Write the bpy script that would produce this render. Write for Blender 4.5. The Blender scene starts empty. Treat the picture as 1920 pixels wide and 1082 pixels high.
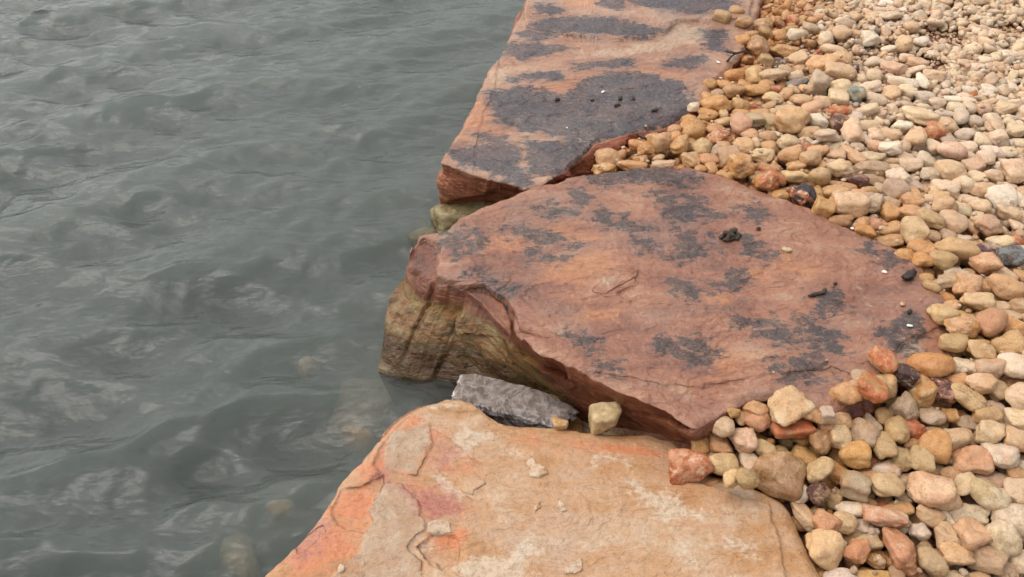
import bpy, bmesh, math, random
import numpy as np
from mathutils import Matrix, Vector, Euler

rng = np.random.default_rng(7)
random.seed(7)
scene = bpy.context.scene
COL = scene.collection

# ------------------------------------------------------------------ camera
CAM_H, PITCH, FPX = 1.5, math.radians(41.0), 1598.0      # metres, downward pitch, focal length in 1920-px units
cam_data = bpy.data.cameras.new("camera")
cam_data.sensor_width = 36.0
cam_data.lens = 36.0 * FPX / 1920.0
cam_data.clip_start, cam_data.clip_end = 0.02, 400.0
cam = bpy.data.objects.new("camera", cam_data)
COL.objects.link(cam)
cam.location = (0, 0, CAM_H)
cam.rotation_euler = (math.pi / 2 - PITCH, 0, 0)
scene.camera = cam

# ------------------------------------------------------------------ sky and light (overcast)
SUN_EL, SUN_AZ = math.radians(60), math.radians(-65)      # azimuth from +Y, negative = to the left
world = bpy.data.worlds.new("World")
scene.world = world
world.use_nodes = True
wn = world.node_tree
wn.nodes.clear()
w_out = wn.nodes.new("ShaderNodeOutputWorld")
w_bg = wn.nodes.new("ShaderNodeBackground")
w_sky = wn.nodes.new("ShaderNodeTexSky")
w_sky.sky_type = 'NISHITA'
w_sky.sun_disc = False
w_sky.sun_elevation = SUN_EL
w_sky.sun_rotation = SUN_AZ
w_sky.air_density = 1.0
w_sky.dust_density = 4.0
w_hsv = wn.nodes.new("ShaderNodeHueSaturation")
w_hsv.inputs["Saturation"].default_value = 0.45
wn.links.new(w_sky.outputs[0], w_hsv.inputs["Color"])
w_tc = wn.nodes.new("ShaderNodeTexCoord")                     # uneven cloud cover, all round the sky
w_cl = wn.nodes.new("ShaderNodeTexNoise")
w_cl.inputs["Scale"].default_value = 3.2; w_cl.inputs["Detail"].default_value = 2; w_cl.inputs["Roughness"].default_value = 0.6
w_cl.inputs["Distortion"].default_value = 0.6
w_cr = wn.nodes.new("ShaderNodeMapRange")
w_cr.inputs[1].default_value = 0.45; w_cr.inputs[2].default_value = 0.64; w_cr.inputs[3].default_value = 0.78; w_cr.inputs[4].default_value = 1.28
w_mul = wn.nodes.new("ShaderNodeMix"); w_mul.data_type = 'RGBA'; w_mul.blend_type = 'MULTIPLY'; w_mul.inputs[0].default_value = 1.0
wn.links.new(w_tc.outputs["Generated"], w_cl.inputs["Vector"]); wn.links.new(w_cl.outputs[0], w_cr.inputs[0])
wn.links.new(w_hsv.outputs[0], w_mul.inputs[6]); wn.links.new(w_cr.outputs[0], w_mul.inputs[7])
wn.links.new(w_mul.outputs[2], w_bg.inputs["Color"])
w_bg.inputs["Strength"].default_value = 0.13
wn.links.new(w_bg.outputs[0], w_out.inputs["Surface"])

sun_data = bpy.data.lights.new("sun", 'SUN')
sun_data.energy = 1.0
sun_data.angle = math.radians(125)
sun_data.color = (1.0, 0.89, 0.74)
sun = bpy.data.objects.new("sun", sun_data)
COL.objects.link(sun)
sdir = Vector((math.sin(SUN_AZ) * math.cos(SUN_EL), math.cos(SUN_AZ) * math.cos(SUN_EL), math.sin(SUN_EL)))
sun.rotation_euler = (-sdir).to_track_quat('-Z', 'Y').to_euler()

scene.view_settings.view_transform = 'Standard'
scene.view_settings.look = 'None'
scene.view_settings.gamma = 1.0
scene.view_settings.use_curve_mapping = False
scene.view_settings.exposure = 0.73
scene.render.engine = 'CYCLES'
scene.cycles.use_denoising = True
scene.cycles.use_adaptive_sampling = True
scene.cycles.adaptive_threshold = 0.025
scene.cycles.adaptive_min_samples = 24
scene.cycles.max_bounces = 5
scene.cycles.diffuse_bounces = 2
scene.cycles.volume_bounces = 1
scene.cycles.transparent_max_bounces = 8
scene.cycles.caustics_reflective = False
scene.cycles.caustics_refractive = False

WATER_Z = -0.26


# ------------------------------------------------------------------ helpers
def tag(o, label=None, cat=None, group=None, kind=None):
    if label: o["label"] = label
    if cat: o["category"] = cat
    if group: o["group"] = group
    if kind: o["kind"] = kind
    return o


SP, CP = math.sin(PITCH), math.cos(PITCH)


def place(px, py, z):
    """Where the sight line of photograph pixel (px, py) meets the level z: real position on the ground."""
    px = np.asarray(px, float); py = np.asarray(py, float); z = np.asarray(z, float)
    u = (px - 960.0) / FPX; v = (541.0 - py) / FPX
    d = (CAM_H - z) / (SP - v * CP)
    return np.stack([u * d, d * (CP + v * SP), z + 0 * d], -1)


def depth_at(py, z):
    v = (541.0 - py) / FPX
    return (CAM_H - z) / (SP - v * CP)


def _hash(ix, iy, iz, seed):
    h = (ix * 374761393 + iy * 668265263 + iz * 2147483647 + seed * 1274126177) & 0xFFFFFFFF
    h = ((h ^ (h >> 13)) * 1274126177) & 0xFFFFFFFF
    h = ((h ^ (h >> 16)) * 2246822519) & 0xFFFFFFFF
    return ((h ^ (h >> 15)) & 0xFFFFFF) / float(0xFFFFFF) * 2 - 1


def noise(P, seed=0):
    """smooth value noise in [-1, 1] for an (n, 3) array"""
    P = np.asarray(P, float)
    i = np.floor(P).astype(np.int64)
    f = P - i
    f = f * f * f * (f * (f * 6 - 15) + 10)
    out = 0
    for dx in (0, 1):
        wx = f[:, 0] if dx else 1 - f[:, 0]
        for dy in (0, 1):
            wy = f[:, 1] if dy else 1 - f[:, 1]
            for dz in (0, 1):
                wz = f[:, 2] if dz else 1 - f[:, 2]
                out = out + wx * wy * wz * _hash(i[:, 0] + dx, i[:, 1] + dy, i[:, 2] + dz, seed)
    return out


def fbm(P, octaves=4, seed=0, gain=0.5, lac=2.03):
    a, s, tot = 1.0, 0.0, 0.0
    P = np.asarray(P, float)
    for k in range(octaves):
        s = s + a * noise(P, seed + 17 * k); tot += a
        P = P * lac + 3.7; a *= gain
    return s / tot


def sstep(e0, e1, x):
    t = np.clip((x - e0) / (e1 - e0), 0, 1)
    return t * t * (3 - 2 * t)


def sdf_poly(P, poly):
    """signed distance in the plane, positive inside"""
    x, y = P[:, 0], P[:, 1]
    d = np.full(len(P), 1e9); inside = np.zeros(len(P), bool)
    n = len(poly)
    for i in range(n):
        ax, ay = poly[i][:2]; bx, by = poly[(i + 1) % n][:2]
        ex, ey = bx - ax, by - ay
        t = np.clip(((x - ax) * ex + (y - ay) * ey) / (ex * ex + ey * ey + 1e-12), 0, 1)
        d = np.minimum(d, (x - ax - t * ex) ** 2 + (y - ay - t * ey) ** 2)
        if abs(ey) > 1e-12:
            c = ((ay > y) != (by > y)) & (x < (bx - ax) * (y - ay) / ey + ax)
            inside ^= c
    d = np.sqrt(d)
    return np.where(inside, d, -d)


def mesh_from(name, verts, faces, mat, smooth=True):
    me = bpy.data.meshes.new(name)
    verts = np.asarray(verts, np.float32); faces = np.asarray(faces, np.int32)
    k = faces.shape[1]
    me.vertices.add(len(verts)); me.vertices.foreach_set("co", verts.ravel())
    me.loops.add(faces.size); me.loops.foreach_set("vertex_index", faces.ravel())
    me.polygons.add(len(faces))
    me.polygons.foreach_set("loop_start", np.arange(0, faces.size, k, dtype=np.int32))
    me.update(calc_edges=True)
    if smooth:
        me.polygons.foreach_set("use_smooth", np.ones(len(faces), bool))
    me.materials.append(mat)
    return me


def attr_f(me, name, data):
    a = me.attributes.new(name, 'FLOAT', 'POINT'); a.data.foreach_set("value", np.asarray(data, np.float32))


def attr_v(me, name, data):
    a = me.attributes.new(name, 'FLOAT_VECTOR', 'POINT'); a.data.foreach_set("vector", np.asarray(data, np.float32).ravel())


def attr_c(me, name, data):
    d = np.asarray(data, np.float32)
    if d.shape[1] == 3: d = np.concatenate([d, np.ones((len(d), 1), np.float32)], 1)
    a = me.attributes.new(name, 'FLOAT_COLOR', 'POINT'); a.data.foreach_set("color", d.ravel())


def add(name, me, parent=None, loc=(0, 0, 0)):
    o = bpy.data.objects.new(name, me); COL.objects.link(o); o.location = loc
    if parent: o.parent = parent
    return o


# ---- node shorthand
class NT:
    def __init__(self, name):
        self.m = bpy.data.materials.new(name); self.m.use_nodes = True
        self.t = self.m.node_tree; self.t.nodes.clear()
        self.out = self.t.nodes.new("ShaderNodeOutputMaterial")

    def n(self, kind, **kw):
        nd = self.t.nodes.new(kind)
        for k, v in kw.items(): setattr(nd, k, v)
        return nd

    def put(self, sock, v):
        if hasattr(v, "is_output"): self.t.links.new(v, sock)
        else:
            if isinstance(v, tuple) and len(v) == 3 and sock.type == 'RGBA': v = (*v, 1)
            sock.default_value = v

    def noise(self, vec, scale, detail=4, rough=0.55, dist=0.0):
        nd = self.n("ShaderNodeTexNoise"); self.put(nd.inputs["Vector"], vec)
        nd.inputs["Scale"].default_value = scale; nd.inputs["Detail"].default_value = detail
        nd.inputs["Roughness"].default_value = rough; nd.inputs["Distortion"].default_value = dist
        return nd.outputs[0]

    def voro(self, vec, scale, feature='F1'):
        nd = self.n("ShaderNodeTexVoronoi", feature=feature); self.put(nd.inputs["Vector"], vec)
        nd.inputs["Scale"].default_value = scale
        return nd.outputs["Distance"]

    def attr(self, name, out="Fac"):
        nd = self.n("ShaderNodeAttribute"); nd.attribute_name = name
        return nd.outputs[out]

    def math(self, op, a, b=0.0, c=None):
        nd = self.n("ShaderNodeMath", operation=op)
        self.put(nd.inputs[0], a); self.put(nd.inputs[1], b)
        if c is not None: self.put(nd.inputs[2], c)
        return nd.outputs[0]

    def step(self, x, lo, hi, a=0.0, b=1.0):
        nd = self.n("ShaderNodeMapRange", interpolation_type='SMOOTHSTEP')
        self.put(nd.inputs[0], x); nd.inputs[1].default_value = lo; nd.inputs[2].default_value = hi
        nd.inputs[3].default_value = a; nd.inputs[4].default_value = b
        return nd.outputs[0]

    def mix(self, f, a, b, blend='MIX'):
        nd = self.n("ShaderNodeMix", data_type='RGBA', blend_type=blend)
        self.put(nd.inputs[0], f); self.put(nd.inputs[6], a); self.put(nd.inputs[7], b)
        return nd.outputs[2]

    def ramp(self, f, stops):
        nd = self.n("ShaderNodeValToRGB"); self.put(nd.inputs[0], f)
        e = nd.color_ramp.elements
        while len(e) < len(stops): e.new(0.5)
        for el, (p, c) in zip(e, stops): el.position = p; el.color = (*c, 1)
        return nd.outputs[0]

    def mapping(self, vec, scale=(1, 1, 1), rot=(0, 0, 0)):
        nd = self.n("ShaderNodeMapping"); self.put(nd.inputs["Vector"], vec)
        nd.inputs["Scale"].default_value = scale; nd.inputs["Rotation"].default_value = rot
        return nd.outputs[0]

    def coord(self):
        return self.n("ShaderNodeTexCoord").outputs["Object"]

    def bump(self, h, strength, dist, normal=None):
        nd = self.n("ShaderNodeBump"); self.put(nd.inputs["Height"], h)
        nd.inputs["Strength"].default_value = strength; nd.inputs["Distance"].default_value = dist
        if normal is not None: self.put(nd.inputs["Normal"], normal)
        return nd.outputs[0]

    def bsdf(self, color, rough, normal=None, spec=0.5):
        nd = self.n("ShaderNodeBsdfPrincipled")
        self.put(nd.inputs["Base Color"], color); self.put(nd.inputs["Roughness"], rough)
        nd.inputs["Specular IOR Level"].default_value = spec
        if normal is not None: self.put(nd.inputs["Normal"], normal)
        self.t.links.new(nd.outputs[0], self.out.inputs["Surface"])
        return nd


# ------------------------------------------------------------------ materials
def slab_material(name, ramp, tint, orange, pale, stain, face, algae, flecks, rough=0.5, ostr=0.6):
    m = NT(name)
    p = m.coord()
    warp = m.noise(p, 5.0, 3)
    big = m.noise(p, 3.2, 6, 0.62, 0.6)
    strat = m.noise(m.mapping(p, (2.2, 9.0, 12.0), (0, 0, math.radians(-18))), 2.2, 5, 0.66, 0.5)
    med = m.noise(p, 17.0, 6, 0.68, 0.15)
    fine = m.noise(p, 85.0, 4, 0.7)
    grit = m.noise(p, 420.0, 2, 0.6)
    v = m.math('ADD', m.math('MULTIPLY', big, 0.42), m.math('ADD', m.math('MULTIPLY', strat, 0.33), m.math('MULTIPLY', med, 0.25)))
    c = m.ramp(v, ramp)
    c = m.mix(m.step(m.noise(m.mapping(p, (1, 1.8, 1), (0, 0, math.radians(-20))), 2.3, 5, 0.7, 0.5), 0.50, 0.66, 0.0, 0.55), c, tint)
    medc = m.math('SUBTRACT', med, 0.5); strc = m.math('SUBTRACT', strat, 0.5); finc = m.math('SUBTRACT', fine, 0.5)
    fo = m.step(m.math('ADD', m.attr("orange"), m.math('ADD', m.math('MULTIPLY', medc, 0.16), m.math('MULTIPLY', strc, 0.22))), -0.02, 0.06)
    c = m.mix(m.math('MULTIPLY', fo, ostr), c, orange)
    fp = m.step(m.math('ADD', m.attr("pale"), m.math('ADD', m.math('MULTIPLY', medc, 0.16), m.math('MULTIPLY', finc, 0.07))), -0.006, 0.026)
    c = m.mix(m.math('MULTIPLY', m.math('MULTIPLY', fp, m.step(fine, 0.35, 0.6, 0.5, 1.0)), 0.70), c, pale)
    # broken faces: own colours, strata running along the face
    sv = m.noise(m.mapping(p, (2.5, 2.5, 16.0), (math.radians(14), math.radians(10), 0)), 3.0, 5, 0.65, 0.8)
    cf = m.ramp(m.math('ADD', m.math('MULTIPLY', sv, 0.6), m.math('MULTIPLY', med, 0.4)), face)
    c = m.mix(m.step(m.math('ADD', m.attr("face"), m.math('MULTIPLY', medc, 0.5)), 0.40, 0.60), c, cf)
    ca = m.ramp(m.math('ADD', m.math('MULTIPLY', sv, 0.55), m.math('MULTIPLY', med, 0.45)), algae)
    c = m.mix(m.step(m.math('ADD', m.attr("algae"), m.math('MULTIPLY', m.math('ADD', medc, strc), 0.9)), 0.30, 0.75), c, ca)
    # blue-black mineral skin with frayed edges
    sp = m.noise(m.mapping(p, (1, 2.0, 1), (0, 0, math.radians(-14))), 26.0, 6, 0.70, 0.25)
    sm = m.math('ADD', m.attr("stain"), m.math('ADD', m.math('MULTIPLY', medc, 0.13 + flecks), m.math('MULTIPLY', m.math('SUBTRACT', sp, 0.5), 0.11 + flecks)))
    fs = m.step(sm, -0.016, 0.016)
    worn = m.math('MULTIPLY', m.step(fine, 0.52, 0.70, 1.0, 0.55), m.step(m.noise(p, 8.0, 4, 0.65), 0.40, 0.56, 0.80, 1.0))
    fs2 = m.math('MULTIPLY', fs, worn)
    c = m.mix(m.step(sm, -0.045, 0.01, 0.0, 0.30), c, tuple(min(k * 2.6, k + 0.07) for k in stain))
    cs = m.mix(m.step(big, 0.35, 0.65), stain, tuple(min(k * 1.55, k + 0.06) for k in stain))
    c = m.mix(m.math('MULTIPLY', fs2, 0.85), c, cs)
    c = m.mix(1.0, c, m.ramp(m.math('ADD', m.math('MULTIPLY', fine, 0.6), m.math('MULTIPLY', grit, 0.4)),
                             [(0.28, (0.62, 0.60, 0.60)), (0.5, (1, 1, 1)), (0.75, (1.22, 1.20, 1.16))]), 'MULTIPLY')
    # hairline cracks along the bedding
    cr = m.step(m.math('ABSOLUTE', m.math('SUBTRACT', m.noise(m.mapping(p, (1.0, 3.0, 2.0), (0, 0, math.radians(-22))), 7.0, 5, 0.6, 1.4), 0.53)), 0.0, 0.006, 1.0, 0.0)
    cr = m.math('MULTIPLY', cr, m.step(warp, 0.50, 0.60))
    c = m.mix(m.math('MULTIPLY', cr, 0.35), c, (0.08, 0.05, 0.035))
    # open edges of peeling flakes: shade of the thin gaps painted as dark lines
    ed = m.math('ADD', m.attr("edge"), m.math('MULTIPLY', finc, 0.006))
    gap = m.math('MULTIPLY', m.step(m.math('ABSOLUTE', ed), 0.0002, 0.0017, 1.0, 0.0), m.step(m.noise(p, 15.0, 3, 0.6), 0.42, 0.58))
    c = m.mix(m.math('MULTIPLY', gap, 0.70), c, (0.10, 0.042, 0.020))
    soak = m.step(m.math('ADD', m.attr("wet"), m.math('MULTIPLY', medc, 0.5)), 0.35, 0.65, 0.0, 0.85)
    c = m.mix(soak, c, m.mix(1.0, c, (0.38, 0.36, 0.30), 'MULTIPLY'))
    # flaky bedding: thin steps with crisp edges
    tq = m.math('MULTIPLY', m.noise(m.mapping(p, (1.0, 2.6, 3.0), (0, 0, math.radians(-18))), 4.5, 5, 0.62, 0.3), 11.0)
    flk = m.math('ADD', m.math('FLOOR', tq), m.step(m.math('FRACT', tq), 0.78, 1.0))
    r = m.step(m.math('ADD', fs, m.attr("wet")), 0.0, 1.3, rough, rough - 0.16)
    r = m.math('ADD', r, m.math('MULTIPLY', finc, 0.35))
    h = m.math('ADD', m.math('MULTIPLY', med, 0.55), m.math('ADD', m.math('MULTIPLY', fine, 0.40), m.math('ADD', m.math('MULTIPLY', grit, 0.12), m.math('MULTIPLY', flk, 0.17))))
    h = m.math('SUBTRACT', h, m.math('MULTIPLY', gap, 0.30))
    h = m.math('ADD', h, m.math('MULTIPLY', m.math('MULTIPLY', sv, m.attr("face")), 0.7))
    m.bsdf(c, r, m.bump(h, 0.8, 0.0085))
    return m.m


M_BACK = slab_material("back_sandstone",
    [(0.38, (0.21, 0.10, 0.060)), (0.46, (0.33, 0.160, 0.092)), (0.53, (0.40, 0.225, 0.135)), (0.61, (0.46, 0.31, 0.20))], (0.27, 0.19, 0.15),
    (0.48, 0.195, 0.082), (0.46, 0.34, 0.22), (0.017, 0.021, 0.029),
    [(0.36, (0.12, 0.034, 0.017)), (0.48, (0.28, 0.085, 0.040)), (0.58, (0.40, 0.155, 0.075)), (0.70, (0.46, 0.27, 0.165))],
    [(0.3, (0.08, 0.06, 0.02)), (0.6, (0.22, 0.17, 0.07))], 0.02, 0.36)
M_MID = slab_material("middle_sandstone",
    [(0.38, (0.155, 0.066, 0.040)), (0.46, (0.255, 0.108, 0.064)), (0.53, (0.325, 0.150, 0.086)), (0.61, (0.40, 0.25, 0.160))], (0.235, 0.148, 0.112),
    (0.43, 0.175, 0.068), (0.38, 0.30, 0.21), (0.030, 0.027, 0.026),
    [(0.36, (0.075, 0.022, 0.011)), (0.48, (0.16, 0.050, 0.022)), (0.58, (0.23, 0.085, 0.040)), (0.70, (0.30, 0.15, 0.080))],
    [(0.38, (0.026, 0.018, 0.006)), (0.44, (0.11, 0.062, 0.018)), (0.49, (0.22, 0.100, 0.032)), (0.54, (0.19, 0.118, 0.038)), (0.60, (0.25, 0.168, 0.070)), (0.68, (0.46, 0.37, 0.24))], 0.09, 0.36)
M_NEAR = slab_material("near_sandstone",
    [(0.37, (0.36, 0.165, 0.066)), (0.45, (0.41, 0.220, 0.095)), (0.52, (0.45, 0.275, 0.155)), (0.58, (0.49, 0.355, 0.235)), (0.64, (0.55, 0.45, 0.335))], (0.43, 0.29, 0.20),
    (0.52, 0.185, 0.075), (0.54, 0.45, 0.335), (0.33, 0.11, 0.075),
    [(0.30, (0.12, 0.05, 0.02)), (0.5, (0.30, 0.12, 0.05)), (0.7, (0.42, 0.22, 0.11))],
    [(0.38, (0.34, 0.19, 0.10)), (0.5, (0.40, 0.27, 0.17)), (0.62, (0.47, 0.365, 0.26))], 0.0, 0.52, 0.95)


def pebble_material():
    m = NT("river_pebble")
    tc = m.attr("tc", "Vector")
    c1 = m.attr("col", "Color"); c2 = m.attr("col2", "Color"); k = m.attr("rough")
    a = m.noise(tc, 0.9, 4, 0.6, 0.8)
    b = m.noise(tc, 2.6, 6, 0.72, 0.5)
    d = m.noise(tc, 9.0, 4, 0.75)
    f = m.step(m.math('ADD', m.math('MULTIPLY', a, 0.55), m.math('MULTIPLY', b, 0.45)), 0.45, 0.57)
    c = m.mix(f, c1, c2)
    c = m.mix(m.step(b, 0.54, 0.68, 0.0, 0.34), c, (0.64, 0.50, 0.33))               # pale weathered rind
    c = m.mix(m.step(m.math('ADD', m.math('MULTIPLY', a, 0.5), m.math('MULTIPLY', d, 0.5)), 0.52, 0.62, 0.0, 0.38), c, (0.42, 0.20, 0.09))   # rusty blush
    c = m.mix(1.0, c, m.ramp(m.math('ADD', m.math('MULTIPLY', b, 0.5), m.math('MULTIPLY', d, 0.5)),
              [(0.34, (0.52, 0.44, 0.36)), (0.47, (0.97, 0.96, 0.94)), (0.66, (1.22, 1.20, 1.16))]), 'MULTIPLY')
    pit = m.step(d, 0.60, 0.68)
    c = m.mix(m.math('MULTIPLY', pit, m.math('ADD', m.math('MULTIPLY', k, 0.35), 0.40)), c, (0.13, 0.065, 0.035))
    seam = m.step(m.math('ABSOLUTE', m.math('SUBTRACT', m.noise(tc, 1.3, 3, 0.6, 1.6), 0.5)), 0.0, 0.010, 1.0, 0.0)
    c = m.mix(m.math('MULTIPLY', m.math('MULTIPLY', seam, m.step(b, 0.50, 0.58)), 0.6), c, (0.15, 0.08, 0.05))
    crust = m.math('MULTIPLY', m.step(b, 0.55, 0.63), k)
    c = m.mix(m.math('MULTIPLY', crust, 0.5), c, (0.60, 0.47, 0.32))
    h = m.math('ADD', m.math('MULTIPLY', b, 1.0), m.math('SUBTRACT', m.math('MULTIPLY', d, 0.35), m.math('MULTIPLY', pit, 0.12)))
    nrm = m.bump(h, 0.75, 0.0075)
    r = m.math('ADD', m.attr("gloss"), m.math('MULTIPLY', m.math('SUBTRACT', d, 0.5), 0.5))
    m.bsdf(c, r, nrm, 0.45)
    return m.m


M_PEB = pebble_material()


def simple_material(name, ca, cb, scale, rough, bump=0.004, spec=0.4):
    m = NT(name); p = m.coord()
    a = m.noise(p, scale, 7, 0.66, 0.4); b = m.noise(p, scale * 5, 4, 0.65)
    c = m.mix(m.step(a, 0.36, 0.62), ca, cb)
    c = m.mix(1.0, c, m.ramp(b, [(0.3, (0.7, 0.7, 0.7)), (0.7, (1.2, 1.2, 1.2))]), 'MULTIPLY')
    m.bsdf(c, rough, m.bump(m.math('ADD', a, m.math('MULTIPLY', b, 0.4)), 0.7, bump), spec)
    return m.m


M_DUNG = simple_material("dried_dropping", (0.028, 0.022, 0.016), (0.10, 0.075, 0.05), 120, 0.8, 0.003)
M_BARK = simple_material("wet_bark", (0.012, 0.010, 0.010), (0.055, 0.040, 0.032), 90, 0.5, 0.003)
M_SHELL = simple_material("white_shell", (0.72, 0.70, 0.66), (0.82, 0.80, 0.76), 80, 0.4, 0.001)


def grey_rock_material():
    m = NT("grey_limestone"); p = m.coord()
    a = m.noise(p, 14, 8, 0.7, 0.6); b = m.noise(p, 60, 6, 0.7)
    up = m.n("ShaderNodeSeparateXYZ"); m.put(up.inputs[0], m.attr("facing", "Vector"))
    c = m.ramp(m.math('ADD', m.math('MULTIPLY', a, 0.6), m.math('MULTIPLY', b, 0.4)),
               [(0.36, (0.08, 0.072, 0.066)), (0.5, (0.19, 0.175, 0.16)), (0.62, (0.32, 0.30, 0.28))])
    brown = m.mix(m.step(b, 0.4, 0.65), (0.13, 0.085, 0.062), (0.22, 0.16, 0.125))
    c = m.mix(m.math('MULTIPLY', m.step(m.math('ADD', up.outputs[2], m.math('MULTIPLY', m.math('SUBTRACT', a, 0.5), 1.2)), 0.55, 0.85), 0.8), c, brown)
    v = m.step(m.math('ABSOLUTE', m.math('SUBTRACT', m.noise(p, 9, 6, 0.7, 1.8), 0.5)), 0.0, 0.05, 1.0, 0.0)
    v2 = m.step(m.noise(p, 30, 6, 0.72, 0.4), 0.50, 0.60)
    fv = m.math('MULTIPLY', m.math('MAXIMUM', m.math('MULTIPLY', v, 0.9), v2), m.step(up.outputs[2], 0.5, 0.95, 1.0, 0.22))
    c = m.mix(fv, c, (0.70, 0.68, 0.66))
    m.bsdf(c, 0.6, m.bump(m.math('ADD', a, m.math('MULTIPLY', b, 0.5)), 0.9, 0.012), 0.4)
    return m.m


M_GREY = grey_rock_material()


def green_rock_material():
    m = NT("algae_rock"); p = m.coord()
    a = m.noise(m.mapping(p, (1, 1, 2.5)), 16, 8, 0.7, 0.6); b = m.noise(p, 80, 6, 0.7)
    c = m.ramp(m.math('ADD', m.math('MULTIPLY', a, 0.65), m.math('MULTIPLY', b, 0.35)),
               [(0.36, (0.040, 0.030, 0.010)), (0.46, (0.15, 0.115, 0.045)), (0.56, (0.27, 0.21, 0.10)), (0.68, (0.46, 0.38, 0.24))])
    m.bsdf(c, 0.5, m.bump(m.math('ADD', a, m.math('MULTIPLY', b, 0.4)), 0.8, 0.01), 0.4)
    return m.m


M_GREEN = green_rock_material()


def ground_material():
    m = NT("shore_soil"); p = m.coord()
    a = m.noise(p, 6, 7, 0.65); b = m.noise(p, 45, 7, 0.7); s = m.voro(p, 95.0)
    soil = m.ramp(m.math('ADD', m.math('MULTIPLY', a, 0.4), m.math('MULTIPLY', b, 0.6)),
                  [(0.34, (0.09, 0.032, 0.018)), (0.5, (0.20, 0.078, 0.045)), (0.66, (0.32, 0.16, 0.10))])
    bed = m.ramp(m.math('ADD', m.math('MULTIPLY', a, 0.6), m.math('MULTIPLY', b, 0.4)),
                 [(0.36, (0.14, 0.095, 0.05)), (0.5, (0.28, 0.20, 0.11)), (0.64, (0.42, 0.32, 0.20))])
    c = m.mix(m.attr("land"), bed, soil)
    m.bsdf(c, 0.85, m.bump(m.math('ADD', b, m.math('MULTIPLY', s, -0.6)), 0.9, 0.01), 0.3)
    return m.m


M_GROUND = ground_material()


def water_material():
    m = NT("lake_water")
    p = m.coord()
    q = m.mapping(p, (0.75, 1.6, 1.0), (0, 0, math.radians(-22)))
    q2 = m.mapping(p, (0.8, 1.5, 1.0), (0, 0, math.radians(38)))
    r1 = m.math('ADD', m.noise(q, 11.0, 2, 0.4, 0.15), m.math('MULTIPLY', m.noise(q2, 19.0, 2, 0.4, 0.15), 0.6))
    r2 = m.noise(q, 48.0, 2, 0.5, 0.2)
    h = m.math('ADD', r1, m.math('MULTIPLY', r2, 0.18))
    nrm = m.bump(h, 1.0, 0.0105)
    fr = m.n("ShaderNodeFresnel"); fr.inputs["IOR"].default_value = 1.333
    m.put(fr.inputs["Normal"], nrm)
    tr = m.n("ShaderNodeBsdfTransparent"); tr.inputs[0].default_value = (1, 1, 1, 1)
    gl = m.n("ShaderNodeBsdfGlossy"); gl.inputs["Roughness"].default_value = 0.03
    m.put(gl.inputs["Normal"], nrm)
    mx = m.n("ShaderNodeMixShader")
    m.put(mx.inputs[0], fr.outputs[0]); m.put(mx.inputs[1], tr.outputs[0]); m.put(mx.inputs[2], gl.outputs[0])
    m.t.links.new(mx.outputs[0], m.out.inputs["Surface"])
    vol = m.n("ShaderNodeVolumePrincipled")
    vol.inputs["Color"].default_value = (0.535, 0.612, 0.57, 1)
    vol.inputs["Density"].default_value = 6.5
    vol.inputs["Anisotropy"].default_value = 0.2
    m.t.links.new(vol.outputs[0], m.out.inputs["Volume"])
    return m.m


M_WATER = water_material()


# ------------------------------------------------------------------ ground and lake bed: one sheet
def axis(lo, hi, step, far, grow=1.35):
    core = list(np.arange(lo, hi + 1e-6, step)); s = step; a = lo; left = []
    while a > -far: s *= grow; a -= s; left.append(a)
    s = step; b = core[-1]; right = []
    while b < far: s *= grow; b += s; right.append(b)
    return np.array(left[::-1] + core + right)


def shore_x(y):
    return 0.06 + 0.10 * np.clip(y, 0, 4.5)


def pebble_level(x, y):
    """height of the middle of the top layer of pebbles"""
    z = -0.125 + 0.115 * sstep(1.02, 1.56, y + 0.10 * np.clip(x - 0.7, 0, 1.0))
    z = z + 0.035 * sstep(1.0, 1.9, x) * sstep(2.3, 1.2, y)
    return z


def ground_z(x, y):
    t = sstep(-0.30, 0.30, x - shore_x(y))
    bed = -0.36 - 0.30 * np.clip(shore_x(y) - 0.15 - x, 0, 3.0)
    land = pebble_level(x, y) - 0.055
    return bed * (1 - t) + land * t


def grid_mesh(name, xs, ys, mat):
    X, Y = np.meshgrid(xs, ys)
    nx, ny = len(xs), len(ys)
    i = np.arange(nx * ny).reshape(ny, nx)
    f = np.stack([i[:-1, :-1], i[:-1, 1:], i[1:, 1:], i[1:, :-1]], -1).reshape(-1, 4)
    return X.ravel(), Y.ravel(), f


gx, gy, gf = grid_mesh("ground", axis(-2.6, 2.8, 0.028, 60), axis(0.3, 4.6, 0.028, 60), M_GROUND)
gz = ground_z(gx, gy)
near = (np.abs(gx) < 3) & (gy > -0.5) & (gy < 5)
gz[near] += 0.010 * fbm(np.stack([gx[near] * 14, gy[near] * 14, 0 * gx[near]], -1), 4, 5)
me = mesh_from("ground", np.stack([gx, gy, gz], -1), gf, M_GROUND)
attr_f(me, "land", sstep(-0.05, 0.2, gx - shore_x(gy)))
tag(add("ground", me), "reddish soil under the pebbles running down into the lake bed", "ground", kind="structure")

# ------------------------------------------------------------------ slabs
def P2(pts, z):
    a = np.array(pts, float)
    return place(a[:, 0], a[:, 1], z)


def zoom(pts, ox, oy, s):
    return [(ox + x * s, oy + y * s) for x, y in pts]


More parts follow.
